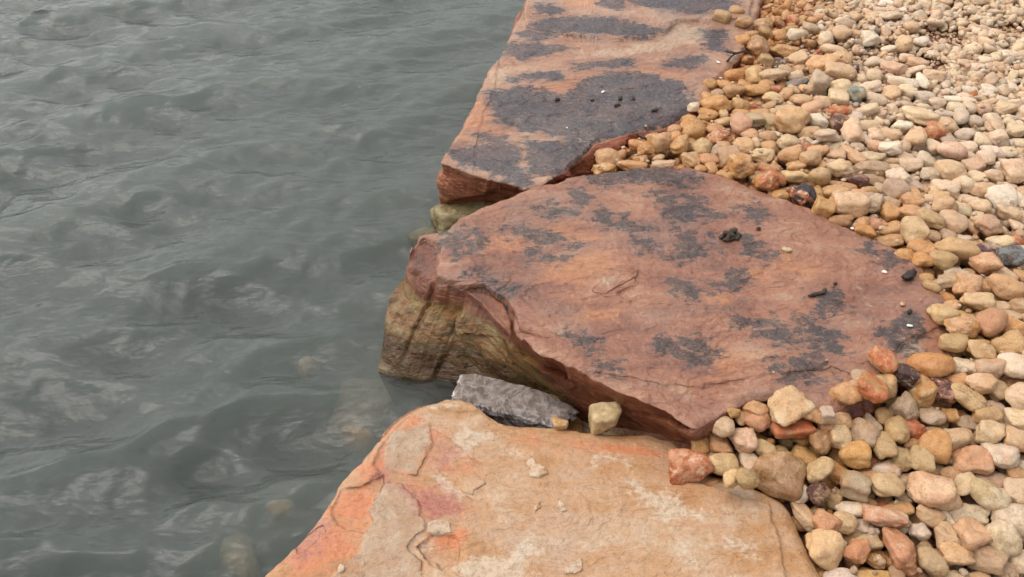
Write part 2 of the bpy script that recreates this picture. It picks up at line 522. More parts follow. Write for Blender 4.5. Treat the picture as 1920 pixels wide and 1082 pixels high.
def facets(P, seed, K=70, amp=0.012, slope=0.10):
    """broken rock: a patchwork of tilted planes with small steps between them"""
    r_ = np.random.default_rng(seed); lo, hi = P.min(0), P.max(0)
    S = r_.uniform(lo, hi, (K, 3)); a = r_.uniform(-amp, amp, K); g = r_.normal(0, slope, (K, 3))
    W = P + 0.025 * np.stack([noise(P * 6 + k, seed + k) for k in (0, 5, 9)], -1)
    sc = np.array([1.0, 1.0, 1.7]); best = np.full(len(P), 1e9); k_ = np.zeros(len(P), int)
    for k in range(K):
        d = (((W - S[k]) * sc) ** 2).sum(1); m = d < best; best[m] = d[m]; k_[m] = k
    return a[k_] + np.clip((g[k_] * (P - S[k_])).sum(1), -0.03, 0.03)


class Slab:
    """cols: (tx, ty, zt, None | (mx, my, zm)) in photograph pixels + real heights, running once round the slab"""

    def __init__(self, name, label, mat, cols, centre, zc, ncol, nring, seed, rag=0.009, bevel=0.012):
        self.seed, self.zc, self.mat = seed, zc, mat
        T = np.array([place(c[0], c[1], c[2]) for c in cols])
        C = place(centre[0], centre[1], zc); self.C = C
        M = []
        for k, c in enumerate(cols):
            a, b = T[k - 1], T[(k + 1) % len(T)]
            t = (b - a)[:2]; n = np.array([t[1], -t[0]]); n /= np.linalg.norm(n) + 1e-9
            if np.dot(n, T[k][:2] - C[:2]) < 0: n = -n
            if c[3] is None: M.append([T[k][0] + 0.012 * n[0], T[k][1] + 0.012 * n[1], c[2] - 0.14])
            elif len(c[3]) == 2: M.append([T[k][0] + c[3][0] * n[0], T[k][1] + c[3][0] * n[1], c[2] + c[3][1]])
            else: M.append(place(*c[3]))
        M = np.array(M)
        seg = np.linalg.norm(np.roll(T, -1, 0) - T, axis=1); s = np.concatenate([[0], np.cumsum(seg)])
        q = np.linspace(0, s[-1], ncol, endpoint=False)
        idx = np.clip(np.searchsorted(s, q, side='right') - 1, 0, len(T) - 1); t = ((q - s[idx]) / seg[idx])[:, None]
        T2, M2 = np.concatenate([T, T[:1]]), np.concatenate([M, M[:1]])
        Tq = T2[idx] * (1 - t) + T2[idx + 1] * t; Mq = M2[idx] * (1 - t) + M2[idx + 1] * t
        def soften(A, k):                                         # round the corners of the hand-set outline
            w = np.ones(2 * k + 1) / (2 * k + 1)
            return np.stack([np.convolve(np.concatenate([A[-k:, i], A[:, i], A[:k, i]]), w, 'valid') for i in range(3)], -1)
        Tq, Mq = soften(Tq, 3), soften(Mq, 8)
        nv = np.roll(Tq, -1, 0) - np.roll(Tq, 1, 0); nrm = np.stack([nv[:, 1], -nv[:, 0]], -1); nrm /= np.linalg.norm(nrm, axis=1)[:, None]
        flip = np.sign(np.sum(nrm * (Tq - C)[:, :2], 1)); flip = np.sign(np.median(flip)); nrm *= flip; self.nrm = nrm
        j = rag * (1.3 * fbm(Tq * 11, 4, seed) + 0.5 * fbm(Tq * 55, 3, seed + 1))
        Tq[:, :2] += nrm * j[:, None]
        self.T, self.M = Tq, Mq
        self.ncol, self.nring = ncol, nring
        self.steps = []                                           # (polygon xy, height step)
        self.masks = {k: np.array([]) for k in ("stain", "orange", "pale")}
        self.label, self.name, self.bevel = label, name, bevel

    def relief(self, x, y):
        P = np.stack([x, y, 0 * x + self.seed], -1)
        h = 0.010 * fbm(P * 2.6, 3, self.seed) + 0.0012 * fbm(P * 60, 3, self.seed + 5)
        t = fbm(np.stack([x * 3.0 + y * 0.9, y * 6.5 - x * 1.6, 0 * x], -1), 5, self.seed + 2, 0.55) * self.terr
        fl = np.floor(t); fr = t - fl
        h = h + self.terr_h * (fl + sstep(0.40, 0.60, fr))
        wp = self.warp_d(P)
        for poly, dz, w in self.steps: h = h + dz * sstep(-w, w, sdf_poly(P, poly) + wp)
        return h

    def warp_d(self, P):
        P = np.stack([P[:, 0], P[:, 1], 0 * P[:, 0] + self.seed], -1)
        return 0.006 * fbm(P * 38, 3, self.seed + 9) + 0.010 * fbm(P * 9, 2, self.seed + 10)

    terr, terr_h, far, cap, kf, fa, nedge = 6.0, 0.0022, -0.09, 0.05, 130, 0.009, 99

    def height(self, x, y):
        x = np.atleast_1d(np.asarray(x, float)); y = np.atleast_1d(np.asarray(y, float))
        return self.base(x, y) + self.relief(x, y)

    def base(self, x, y):                                         # the slab's mean top plane (least squares through its rim)
        A = np.concatenate([self.T, self.C[None]]); G = np.stack([A[:, 0], A[:, 1], np.ones(len(A))], -1)
        if not hasattr(self, "pl"): self.pl = np.linalg.lstsq(G, A[:, 2], rcond=None)[0]
        return self.pl[0] * x + self.pl[1] * y + self.pl[2]

    def build(self, masks, face_fn=None, nside=26, ndeep=6):
        T, M, C, N = self.T, self.M, self.C, self.ncol
        rows, rr, kindrow = [], [], []
        rs = np.linspace(0, 1, self.nring + 1)[1:] ** 0.85
        for r in rs:
            xy = C[:2] + r * (T[:, :2] - C[:2])
            z = self.base(xy[:, 0], xy[:, 1]) * (1 - r ** 6) + T[:, 2] * r ** 6
            z = z + self.relief(xy[:, 0], xy[:, 1])
            dist = (1 - r) * np.linalg.norm(T[:, :2] - C[:2], axis=1)
            bv = self.bevel * (0.5 + 0.9 * (fbm(np.stack([xy[:, 0] * 8, xy[:, 1] * 8, 0 * z], -1), 2, self.seed + 3) + 0.5))
            z = z - np.clip(bv, 0.001, 1) * np.clip(1 - dist / 0.030, 0, 1) ** 2
            rows.append(np.stack([xy[:, 0], xy[:, 1], z], -1)); rr.append(dist); kindrow.append(0)
        Tt = rows[-1]
        dirv = M - Tt
        allP = np.concatenate([Tt + dirv * (k / nside) for k in range(1, nside + 1)])
        fac = facets(allP, self.seed + 40, self.kf, self.fa).reshape(nside, N)
        for _ in range(2): fac = 0.25 * np.roll(fac, 1, 1) + 0.5 * fac + 0.25 * np.roll(fac, -1, 1)
        for k in range(1, nside + 1):
            t = k / nside
            Pk = Tt + dirv * t
            amp = math.sin(math.pi * min(1, t * 1.0)) * 0.6 + 0.5 * min(1, t * 4)
            strat = fbm(np.stack([Pk[:, 0] * 5, Pk[:, 1] * 5, Pk[:, 2] * 15 + 0.9 * Pk[:, 0] * 8], -1), 4, self.seed + 11, 0.5)
            led = strat * 4; led = (np.floor(led) + sstep(0.15, 0.85, led - np.floor(led))) / 4
            d = amp * (0.013 * led + fac[k - 1] + 0.004 * fbm(Pk * 26, 3, self.seed + 12))
            Q = Pk.copy(); Q[:, :2] += self.nrm * d[:, None]; Q[:, 2] += 0.4 * d * amp
            rows.append(Q); rr.append(np.zeros(N)); kindrow.append(1)
        Mq = rows[-1]
        D = M.copy(); out = (M - T)[:, :2]; D[:, :2] += 0.10 * (C - M)[:, :2]; D[:, 2] = np.minimum(M[:, 2] - 0.3, -0.7)
        for k in range(1, ndeep + 1):
            t = k / ndeep
            Q = Mq * (1 - t) + D * t
            Q[:, :2] += self.nrm * (0.02 * fbm(Q * 8, 3, self.seed + 14) * min(1, t * 3))[:, None]
            rows.append(Q); rr.append(np.zeros(N)); kindrow.append(1)
        V = np.concatenate(rows); R = len(rows)
        dist = np.concatenate(rr)
        cz = self.height(C[0], C[1])[0]
        V = np.concatenate([V, [[C[0], C[1], cz]]])
        i = np.arange(R * N).reshape(R, N); i2 = np.roll(i, -1, 1)
        quads = np.stack([i[:-1], i[1:], i2[1:], i2[:-1]], -1).reshape(-1, 4)
        fan = np.stack([np.full(N, R * N), i[0], i2[0], i2[0]], -1)
        me = bpy.data.meshes.new(self.name)
        # orientation: outward/up
        a, b, c = V[fan[0, 0]], V[fan[0, 1]], V[fan[0, 2]]
        up = np.cross(b - a, c - a)[2]
        fc = fan[:, :3]
        if up < 0: fc = fc[:, ::-1]; quads = quads[:, ::-1]
        me.from_pydata(V.tolist(), [], quads.tolist() + fc.tolist())
        smo = np.ones(len(me.polygons), bool); smo[(self.nring - 1) * N:(R - 1) * N] = False      # broken faces keep hard edges
        me.polygons.foreach_set("use_smooth", smo)
        me.materials.append(self.mat); me.update()
        n = len(V)
        for key in ("stain", "orange", "pale"):
            s = np.full(n, self.far if key == 'stain' else -0.09); cap = self.cap if key == 'stain' else 0.12
            for poly, off in masks.get(key, []):
                s = np.maximum(s, np.clip(sdf_poly(V, poly) + off, -0.09, cap))
            attr_f(me, key, s)
        side = np.concatenate([np.repeat(kindrow, N), [0]]).astype(float)
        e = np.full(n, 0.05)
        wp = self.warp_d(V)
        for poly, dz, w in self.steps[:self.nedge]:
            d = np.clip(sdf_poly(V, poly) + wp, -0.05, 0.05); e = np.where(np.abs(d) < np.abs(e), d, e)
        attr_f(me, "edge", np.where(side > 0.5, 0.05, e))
        tt = np.zeros(n); wet = np.zeros(n)
        base_row = self.nring * N
        f = side.copy()
        al = np.zeros(n)
        if face_fn is not None: f, al = face_fn(V, side, f, al)
        wet = np.clip(sstep(WATER_Z + 0.16, WATER_Z + 0.02, V[:, 2]), 0, 1)
        stn = np.zeros(n, np.float32); me.attributes["stain"].data.foreach_get("value", stn)
        stn = np.where(side > 0.5, -0.09, stn); me.attributes["stain"].data.foreach_set("value", stn)
        attr_f(me, "face", f); attr_f(me, "algae", al); attr_f(me, "wet", wet)
        o = add(self.name, me); tag(o, self.label, "rock slab", "sandstone slabs lining the shore", "thing")
        self.obj = o
        return o


def polys(lst, z, off=0.0):
    return [(P2(p, z)[:, :2], off) for p in lst]


# ---- middle slab
Zm = 0.0
mid_cols = [
    (762, 490, -0.02, (706, 690, WATER_Z)), (773, 458, -0.012, (0.0, -0.24)), (792, 438, -0.01, (-0.03, -0.24)), (835, 424, 0, (-0.02, -0.22)),
    (858, 405, 0, None), (905, 380, 0, None), (960, 368, 0, None), (990, 350, 0, None), (1040, 340, 0, None), (1092, 326, 0, None),
    (1200, 310, 0, None), (1290, 308, 0, None), (1345, 324, 0, None), (1405, 345, 0, None), (1475, 368, 0, None), (1530, 390, 0, None),
    (1575, 412, 0, None), (1635, 440, 0, None), (1680, 462, 0, None), (1722, 490, -0.005, None), (1760, 540, -0.01, None), (1778, 590, -0.01, None),
    (1790, 640, -0.012, None), (1780, 685, -0.015, None), (1735, 712, -0.02, None), (1690, 722, -0.02, None), (1640, 738, -0.02, None), (1600, 745, -0.012, None),
    (1560, 768, -0.012, (-0.01, -0.12)), (1535, 764, -0.008, (-0.03, -0.12)), (1502, 744, -0.004, (-0.05, -0.12)), (1470, 734, 0, (-0.06, -0.12)), (1438, 730, 0, (-0.06, -0.12)),
    (1403, 738, -0.002, (-0.05, -0.12)), (1365, 763, -0.004, (-0.035, -0.12)), (1326, 790, -0.008, (-0.015, -0.11)), (1300, 800, -0.008, (1297, 824, -0.115)),
    (1268, 778, -0.004, (1276, 825, -0.115)), (1242, 757, 0, (1240, 808, -0.12)), (1160, 727, 0, (1165, 800, -0.16)), (1085, 690, 0, (1100, 785, -0.20)),
    (1012, 664, -0.004, (1042, 752, -0.23)), (966, 626, -0.012, (985, 745, WATER_Z)), (950, 592, -0.016, (925, 733, WATER_Z)), (925, 558, -0.02, (870, 722, WATER_Z)),
    (880, 543, -0.022, (820, 714, WATER_Z)), (815, 524, -0.026, (748, 706, WATER_Z)), (785, 512, -0.026, (720, 698, WATER_Z))]
mid = Slab("sandstone_slab", "big pinkish-brown middle slab with scattered dark blotches, jutting towards the water", M_MID, mid_cols, (1300, 545), Zm, 1000, 140, 3)
mid.terr, mid.terr_h, mid.far, mid.cap, mid.fa, mid.kf = 6.5, 0.0024, -0.060, 0.016, 0.005, 60
# a few broad bedding steps and the spalled shard above the wet face
SHARD = [(470, 650), (580, 640), (690, 700), (730, 780), (735, 900), (640, 860), (540, 720)]
TIP = [(250, 425), (300, 405), (365, 450), (350, 560), (345, 670), (250, 660), (180, 590), (190, 500)]
mid.steps = [(P2(zoom(SHARD, 680, 280, .388), 0)[:, :2], -0.026, 0.005),
             (P2(zoom(TIP, 680, 280, .388), 0)[:, :2], -0.022, 0.006),
             (P2(zoom([(330, 590), (480, 640), (470, 680), (330, 660)], 680, 280, .388), 0)[:, :2], -0.022, 0.005),
             (P2(zoom([(640, 830), (760, 860), (960, 885), (900, 910), (780, 900), (740, 960), (640, 900)], 680, 280, .388), 0)[:, :2], -0.010, 0.005),
             (P2([(1640, 700), (1560, 680), (1420, 700), (1250, 715), (1180, 700), (1100, 690), (1200, 860), (1700, 820)], 0)[:, :2], -0.008, 0.007),
             (P2([(1180, 560), (1110, 540), (1130, 515), (1200, 500), (1190, 530), (1160, 545)], 0)[:, :2], 0.006, 0.006),
             (P2([(1690, 640), (1780, 600), (1800, 720), (1650, 700)], 0)[:, :2], -0.007, 0.006)]
z5 = lambda p: zoom(p, 680, 280, .388)
z6 = lambda p: zoom(p, 1280, 380, .3697)
mid_masks = {
    "stain": polys([z5([(385, 400), (480, 385), (600, 372), (580, 430), (540, 470), (500, 500), (430, 480)]),
                    z5([(830, 290), (910, 275), (985, 298), (900, 320)]), z5([(1010, 190), (1070, 200), (1085, 250), (1030, 250)]),
                    z5([(1130, 290), (1215, 330), (1300, 345), (1390, 378), (1300, 388), (1190, 350)]),
                    z5([(1400, 205), (1500, 200), (1610, 230), (1640, 300), (1600, 340), (1480, 355), (1490, 270)]),
                    z5([(1300, 425), (1380, 440), (1410, 480), (1340, 470)]), z5([(790, 490), (860, 485), (935, 520), (850, 520)]),
                    z5([(700, 380), (800, 375), (960, 420), (1020, 465), (960, 460), (820, 410)]),
                    z5([(1075, 115), (1330, 88), (1480, 98), (1620, 140), (1560, 175), (1400, 160), (1150, 175)]),
                    z5([(1540, 420), (1649, 430), (1649, 500), (1520, 520)]), z5([(1050, 900), (1090, 895), (1095, 925), (1060, 925)]),
                    z5([(1430, 900), (1560, 950), (1649, 1000), (1560, 1010), (1440, 960)]), z5([(1150, 1010), (1230, 1020), (1200, 1060)]),
                    z5([(1490, 630), (1560, 640), (1640, 680), (1590, 700)]), z5([(560, 580), (700, 640), (720, 670), (580, 620)]),
                    z6([(320, 580), (400, 605), (560, 640), (620, 590), (660, 600), (700, 655), (790, 650), (775, 745), (650, 790), (600, 830), (690, 890), (560, 850), (505, 812), (660, 750), (670, 690), (520, 690), (390, 655)]),
                    z6([(690, 500), (700, 465), (775, 460), (788, 510), (740, 545), (715, 572)]),
                    z6([(-10, 0), (100, 15), (190, 70), (100, 92), (0, 70)]), z6([(60, 190), (120, 180), (160, 220), (90, 230)]),
                    z6([(290, 185), (380, 195), (450, 230), (400, 270), (320, 240)]), z6([(0, 700), (90, 690), (155, 750), (80, 780), (0, 775)]),
                    z6([(240, 370), (300, 360), (320, 395), (260, 410)]), z6([(30, 400), (90, 430), (160, 410), (90, 470), (30, 480)]),
                    z6([(270, 30), (400, 25), (430, 70), (330, 75)]), z6([(930, 220), (1010, 230), (1090, 290), (1010, 280)]),
                    z6([(1080, 590), (1180, 590), (1200, 640), (1100, 720), (1060, 680)])], 0, 0.012),
    "orange": polys([z5([(850, 330), (1100, 370), (1120, 420), (900, 390)]), z5([(560, 420), (830, 430), (800, 480), (580, 480)]),
                     z5([(830, 540), (1200, 500), (1230, 560), (1050, 640), (860, 600)]), z5([(1040, 720), (1200, 780), (1240, 820), (1080, 790)]),
                     z6([(100, 440), (300, 470), (380, 520), (200, 520)]), z6([(150, 690), (330, 800), (250, 900), (100, 880), (200, 780)]),
                     z6([(300, 300), (430, 350), (420, 400), (310, 370)]), z6([(500, 260), (700, 310), (640, 360), (480, 330)])], 0, 0.01),
    "pale": polys([z5([(1190, 570), (1330, 570), (1280, 620), (1200, 690), (1160, 690), (1120, 620)]), z5([(1200, 300), (1400, 310), (1380, 340), (1230, 330)]),
                   z5([(720, 780), (820, 830), (960, 890), (900, 910), (740, 880)]), z6([(1050, 640), (1250, 650), (1300, 760), (1100, 800)]),
                   z6([(820, 280), (900, 300), (1020, 620), (930, 620)])], 0, -0.02)}


def mid_face(V, side, f, al):
    ridge = V[:, 0] - (0.02 + 0.55 * (0.0 - V[:, 2]))
    al = side * sstep(0.06, -0.04, ridge) * sstep(-0.05, -0.13, V[:, 2] + 0.05 * fbm(V * 6, 2, 77)) * 1.1
    for q_ in (SHARD, TIP): f = np.maximum(f, 0.75 * sstep(-0.004, 0.004, sdf_poly(V, P2(z5(q_), 0)[:, :2])))
    return f, np.clip(al + side * 0.55 * sstep(WATER_Z + 0.10, WATER_Z, V[:, 2]), 0, 1.2)


mid.build(mid_masks, mid_face, nside=40)

# ---- back slab
back_cols = [
    (822, 300, 0, (819, 374, -0.17)), (846, 274, 0, (0.02, -0.2)), (874, 230, 0, (0.02, -0.2)), (896, 176, 0, (0.02, -0.2)), (917, 128, 0, (0.02, -0.2)),
    (946, 84, 0, (0.02, -0.2)), (970, 38, 0, (0.02, -0.2)), (986, 0, 0, (0.02, -0.2)), (1000, -60, 0, None), (1030, -130, 0, None), (1130, -165, 0, None), (1300, -165, 0, None), (1430, -130, 0, None),
    (1440, -60, 0, None), (1430, 0, 0, None), (1412, 40, 0, None), (1405, 70, 0, None), (1390, 100, 0, None), (1362, 130, -0.004, None), (1336, 158, -0.006, None),
    (1318, 185, -0.008, (0.03, -0.08)), (1300, 204, -0.01, (0.05, -0.08)), (1258, 226, -0.006, (0.08, -0.08)), (1172, 251, -0.004, (1205, 282, -0.09)), (1108, 268, 0, (1160, 318, -0.10)),
    (1085, 300, 0, (1112, 334, -0.10)), (1052, 328, 0, (1060, 350, -0.10)), (1015, 345, 0, (1010, 368, -0.12)), (985, 354, -0.004, (984, 376, -0.13)),
    (955, 342, -0.006, (950, 378, -0.15)), (930, 336, -0.008, (925, 380, -0.16)), (900, 328, -0.004, (898, 382, -0.17)), (858, 314, 0, (852, 380, -0.17))]
back = Slab("sandstone_slab", "long far slab with large blue-black stained patches, reaching the top of the photo", M_BACK, back_cols, (1120, 165), 0.0, 900, 130, 19)
z3 = lambda p: zoom(p, 780, 0, .3697)
back.terr, back.terr_h = 5.0, 0.0026
back.steps = [(P2(z3([(740, 180), (830, 195), (940, 200), (1100, 190), (1260, 165), (1310, 110), (1700, 110), (1700, -300), (500, -300), (560, 140)]), 0)[:, :2], 0.012, 0.010),
              (P2(z3([(480, 190), (800, 185), (1000, 210), (1250, 180), (1330, 105), (1700, 110), (1700, 2000), (0, 2000), (440, 235)]), 0)[:, :2], -0.003, 0.006)]
back_masks = {
    "stain": polys([z3([(360, 470), (470, 445), (640, 450), (760, 485), (850, 400), (1000, 370), (1180, 380), (1290, 410), (1370, 440), (1400, 530), (1330, 580), (1150, 640), (1060, 680), (850, 720), (700, 690), (560, 670), (420, 620), (400, 560)]),
                    z3([(150, 760), (330, 740), (525, 740), (530, 880), (440, 890), (330, 850), (200, 810)]), z3([(330, 690), (420, 700), (430, 740), (340, 730)]),
                    z3([(565, 720), (860, 730), (830, 800), (720, 880), (565, 890)]),
                    z3([(520, 160), (700, 90), (860, 90), (1080, 120), (1250, 150), (1160, 185), (900, 175), (740, 160), (600, 200)]),
                    z3([(470, 220), (620, 205), (760, 240), (560, 285), (460, 260)]), z3([(1080, 20), (1250, 0), (1600, 5), (1640, 50), (1400, 80), (1250, 60)]),
                    z3([(500, 380), (720, 362), (740, 398), (480, 410)]), z3([(800, 318), (1100, 310), (1090, 338), (800, 342)]),
                    z3([(620, 30), (740, 55), (700, 85), (620, 70)]), z3([(960, -40), (1060, -40), (1040, 60), (940, 40)]),
                    z3([(1300, 300), (1450, 285), (1440, 330), (1260, 335)]), z3([(1450, 140), (1560, 150), (1560, 260), (1480, 250)]),
                    z3([(460, 890), (560, 900), (560, 940), (490, 930)])], 0, 0.010),
    "orange": polys([z3([(270, 540), (330, 480), (400, 540), (400, 640), (490, 690), (420, 700), (260, 680), (180, 730)]),
                     z3([(450, 440), (700, 420), (820, 370), (1100, 335), (1380, 370), (1360, 420), (1150, 370), (950, 370), (800, 460), (640, 445)]),
                     z3([(560, 260), (680, 250), (700, 280), (580, 290)]), z3([(720, 150), (820, 140), (830, 175), (740, 185)]), z3([(720, 0), (940, 0), (900, 60), (760, 50)])], 0, 0.012),
    "pale": polys([z3([(840, 260), (1000, 225), (1240, 200), (1330, 110), (1500, 120), (1480, 200), (1250, 260), (1000, 290)]), z3([(370, 360), (470, 320), (500, 400), (380, 430)]),
                   z3([(1130, 520), (1230, 505), (1300, 545), (1200, 555)]), z3([(740, 580), (820, 585), (820, 605), (750, 605)]), z3([(630, 670), (730, 680), (720, 695), (640, 690)]),
                   z3([(830, 640), (920, 645), (910, 665), (840, 660)]), z3([(480, 520), (540, 530), (500, 550)])], 0, 0.0)}
back.build(back_masks, lambda V, s, f, al: (f, s * 0.35 * sstep(-0.12, -0.2, V[:, 2])))

# ---- near slab
Zn = -0.10
near_cols = [
    (487, 1086, Zn, (0.03, -0.2)), (540, 1030, Zn, (0.03, -0.2)), (600, 966, Zn, (0.03, -0.2)), (640, 905, Zn - .004, (0.03, -0.2)), (662, 878, Zn, (0.03, -0.2)), (692, 846, Zn, (0.03, -0.2)),
    (738, 792, Zn, (0.03, -0.2)), (788, 757, Zn - .004, (0.03, -0.2)), (838, 743, Zn - .010, (0.03, -0.2)), (880, 748, Zn - .012, (0.02, -0.2)), (908, 768, Zn - .012, None), (945, 788, Zn - .012, None),
    (1040, 800, Zn - .014, None), (1120, 806, Zn - .02, None), (1200, 812, Zn - .024, None), (1268, 826, Zn - .026, None), (1300, 862, Zn - .022, None), (1335, 892, Zn - .012, None),
    (1402, 908, Zn - .006, None), (1468, 934, Zn - .006, None), (1490, 966, Zn - .010, None), (1510, 1010, Zn - .012, None), (1534, 1060, Zn - .012, None), (1550, 1100, Zn - .012, None),
    (1585, 1250, Zn, None), (1400, 1420, Zn, None), (1000, 1450, Zn, None), (600, 1420, Zn, None), (400, 1300, Zn, (0.03, -0.2)), (430, 1160, Zn, (0.03, -0.2))]
near_slab = Slab("sandstone_slab", "orange and cream flaking slab in the foreground, cut off by the bottom edge", M_NEAR, near_cols, (1050, 1090), Zn, 1000, 150, 37, rag=0.006, bevel=0.014)
z7 = lambda p: zoom(p, 480, 680, .3714)
near_slab.terr, near_slab.terr_h = 4.5, 0.0012
skinA = z7([(640, 480), (655, 410), (700, 350), (860, 300), (880, 400), (850, 430), (800, 550), (690, 548), (650, 530)])
skinB = z7([(565, 740), (600, 680), (650, 598), (740, 610), (820, 690), (830, 760), (865, 780), (858, 850), (785, 925), (838, 1000), (835, 1250), (200, 1250), (400, 1050), (520, 950), (545, 860), (590, 792)])
recess = z7([(782, 925), (870, 850), (1020, 850), (1045, 905), (1030, 1000), (940, 1045), (850, 985)])
rib = z7([(540, 600), (610, 410), (640, 410), (615, 500), (660, 580), (800, 650), (900, 640), (1000, 720), (1060, 720), (1000, 850), (870, 850), (860, 770), (800, 655), (690, 600), (640, 560), (560, 640)])
plate = z7([(960, 350), (1200, 320), (1723, 440), (2600, 700), (2800, 1500), (840, 1500), (850, 985), (940, 1045), (1030, 1000), (1045, 905), (1020, 850), (1050, 730), (1100, 690), (1060, 660), (1010, 560), (1160, 560), (1150, 500), (1080, 460)])
peel1 = z7([(380, 740), (430, 640), (540, 600), (645, 560), (650, 600), (565, 740), (590, 795), (545, 865), (470, 850), (410, 820)])
peel2 = z7([(560, 460), (610, 400), (645, 400), (620, 440), (630, 480), (610, 510), (640, 560), (560, 600), (540, 560)])
peel3 = z7([(205, 900), (340, 820), (350, 850), (220, 945)])
peel4 = z7([(850, 200), (1000, 230), (1150, 235), (1300, 330), (1130, 330), (960, 340), (880, 310), (780, 330), (700, 340), (780, 260)])
near_slab.steps = [(P2(peel1, Zn)[:, :2], -0.007, 0.003), (P2(skinA, Zn)[:, :2], 0.005, 0.003), (P2(recess, Zn)[:, :2], -0.009, 0.003), (P2(peel3, Zn)[:, :2], -0.004, 0.003), (P2(skinB, Zn)[:, :2], 0.005, 0.003), (P2(peel2, Zn)[:, :2], 0.006, 0.003), (P2(peel4, Zn)[:, :2], -0.005, 0.004), (P2(plate, Zn)[:, :2], 0.008, 0.003)]
near_slab.nedge = 5
near_masks = {
    "stain": polys([z7([(205, 915), (260, 860), (340, 820), (350, 845), (280, 900), (220, 940)]), z7([(940, 420), (985, 450), (975, 475), (920, 480)]), z7([(830, 640), (900, 640), (1000, 710), (1050, 725), (900, 760), (845, 740)]),
                    z7([(640, 560), (690, 590), (800, 650), (770, 640), (680, 600)])], Zn, 0.006),
    "orange": polys([z7([(0, 1200), (300, 780), (560, 430), (800, 250), (870, 320), (700, 560), (560, 740), (520, 950), (400, 1100)])], Zn, -0.002) + polys([[(1040, 800), (1260, 825), (1290, 870), (1180, 852), (1050, 826)]], Zn, -0.002) + polys([z7([(870, 320), (960, 330), (960, 470), (900, 500), (850, 560), (900, 640), (1010, 720), (880, 770), (820, 690), (740, 600), (660, 570), (690, 550), (800, 555), (850, 440)]),
                     z7([(380, 740), (470, 640), (640, 560), (640, 610), (560, 740), (590, 800), (530, 870), (430, 840)]), z7([(540, 560), (600, 420), (640, 370), (640, 480), (620, 540)]),
                     z7([(100, 1050), (300, 800), (380, 780), (350, 900), (200, 1000)]), z7([(880, 860), (1020, 855), (1040, 960), (900, 960)]), z7([(910, 500), (1060, 490), (1110, 530), (1000, 550)]),
                     z7([(0, 1200), (150, 1050), (300, 1020), (250, 1200)]), [(1235, 850), (1262, 825), (1290, 850), (1260, 870)], z7([(1300, 380), (1400, 340), (1520, 410), (1400, 420)])], Zn, 0.008),
    "pale": polys([z7([(885, 500), (920, 540), (1005, 560), (1050, 640), (1090, 660), (1070, 690), (1010, 705), (900, 600), (860, 560)]), z7([(960, 350), (1050, 300), (1220, 320), (1150, 390), (1080, 465), (985, 400)]),
                   z7([(780, 320), (860, 310), (870, 370), (820, 370)]), z7([(1280, 400), (1400, 370), (1380, 440), (1270, 450)]), z7([(880, 870), (800, 930), (850, 985), (870, 930)]),
                   z7([(900, 1082), (1100, 940), (1240, 920), (1400, 870), (1480, 950), (1380, 1010), (1480, 1060), (1300, 1150), (950, 1150)]), z7([(860, 180), (950, 170), (1150, 210), (1150, 240), (1000, 230), (860, 250)]),
                   z7([(400, 1020), (470, 990), (440, 1050)]), [(1180, 900), (1260, 915), (1330, 960), (1250, 985), (1190, 950)], [(1350, 1000), (1420, 1010), (1440, 1050), (1360, 1040)], [(1100, 830), (1180, 850), (1200, 880), (1110, 860)],
                   z7([(430, 640), (480, 545), (535, 515), (540, 560), (460, 620)])], Zn, -0.006)}
near_slab.build(near_masks, lambda V, s, f, al: (f, 0.72 * np.maximum.reduce([sstep(-0.004, 0.004, sdf_poly(V, P2(q_, Zn)[:, :2])) for q_ in (skinA, skinB)])))


# loose-edged flakes still stuck to the slabs: parts of the slab
def flake(slab, pts, z, thick, name="flake", lift=0.0, pale=0.02, orange=-0.09, face=0.0):
    poly = P2(pts, z)[:, :2]; c = poly.mean(0); n = 40
    seg = np.linalg.norm(np.roll(poly, -1, 0) - poly, axis=1); s = np.concatenate([[0], np.cumsum(seg)])
    q = np.linspace(0, s[-1], n, endpoint=False); idx = np.searchsorted(s, q, side='right') - 1
    t = ((q - s[idx]) / seg[idx])[:, None]; nx_ = np.roll(poly, -1, 0)
    ring = poly[idx] * (1 - t) + nx_[idx] * t
    ring += 0.0022 * np.stack([fbm(np.c_[ring * 90, 0 * q], 2, 3), fbm(np.c_[ring * 90, 0 * q + 5], 2, 4)], -1)
    rows = []
    for r, dz in ((1.02, -0.006), (1.0, 0.25), (0.96, 0.85), (0.86, 1.0), (0.6, 1.0), (0.3, 1.0)):
        xy = c + (ring - c) * r
        zz = slab.height(xy[:, 0], xy[:, 1]) + lift + (dz * thick if dz > 0 else dz) * (0.8 + 0.4 * fbm(np.c_[xy * 30, 0 * q], 2, 8))
        rows.append(np.c_[xy, zz])
    V = np.concatenate(rows + [np.c_[c[None], slab.height(c[0], c[1]) + thick + lift]])
    i = np.arange(len(rows) * n).reshape(-1, n); i2 = np.roll(i, -1, 1)
    F = np.stack([i[:-1], i2[:-1], i2[1:], i[1:]], -1).reshape(-1, 4).tolist() + [(int(a), int(b), len(V) - 1) for a, b in zip(i[-1], i2[-1])]
    a, b, cc = V[F[-1][0]], V[F[-1][1]], V[F[-1][2]]
    if np.cross(b - a, cc - a)[2] < 0: F = [tuple(f)[::-1] for f in F]
    me = bpy.data.meshes.new(name); me.from_pydata(V.tolist(), [], F); me.materials.append(slab.mat)
    me.polygons.foreach_set("use_smooth", np.ones(len(F), bool)); me.update()
    nv = len(V)
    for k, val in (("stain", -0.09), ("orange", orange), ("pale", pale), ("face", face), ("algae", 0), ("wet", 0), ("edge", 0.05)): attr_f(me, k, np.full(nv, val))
    return add(name, me, slab.obj)


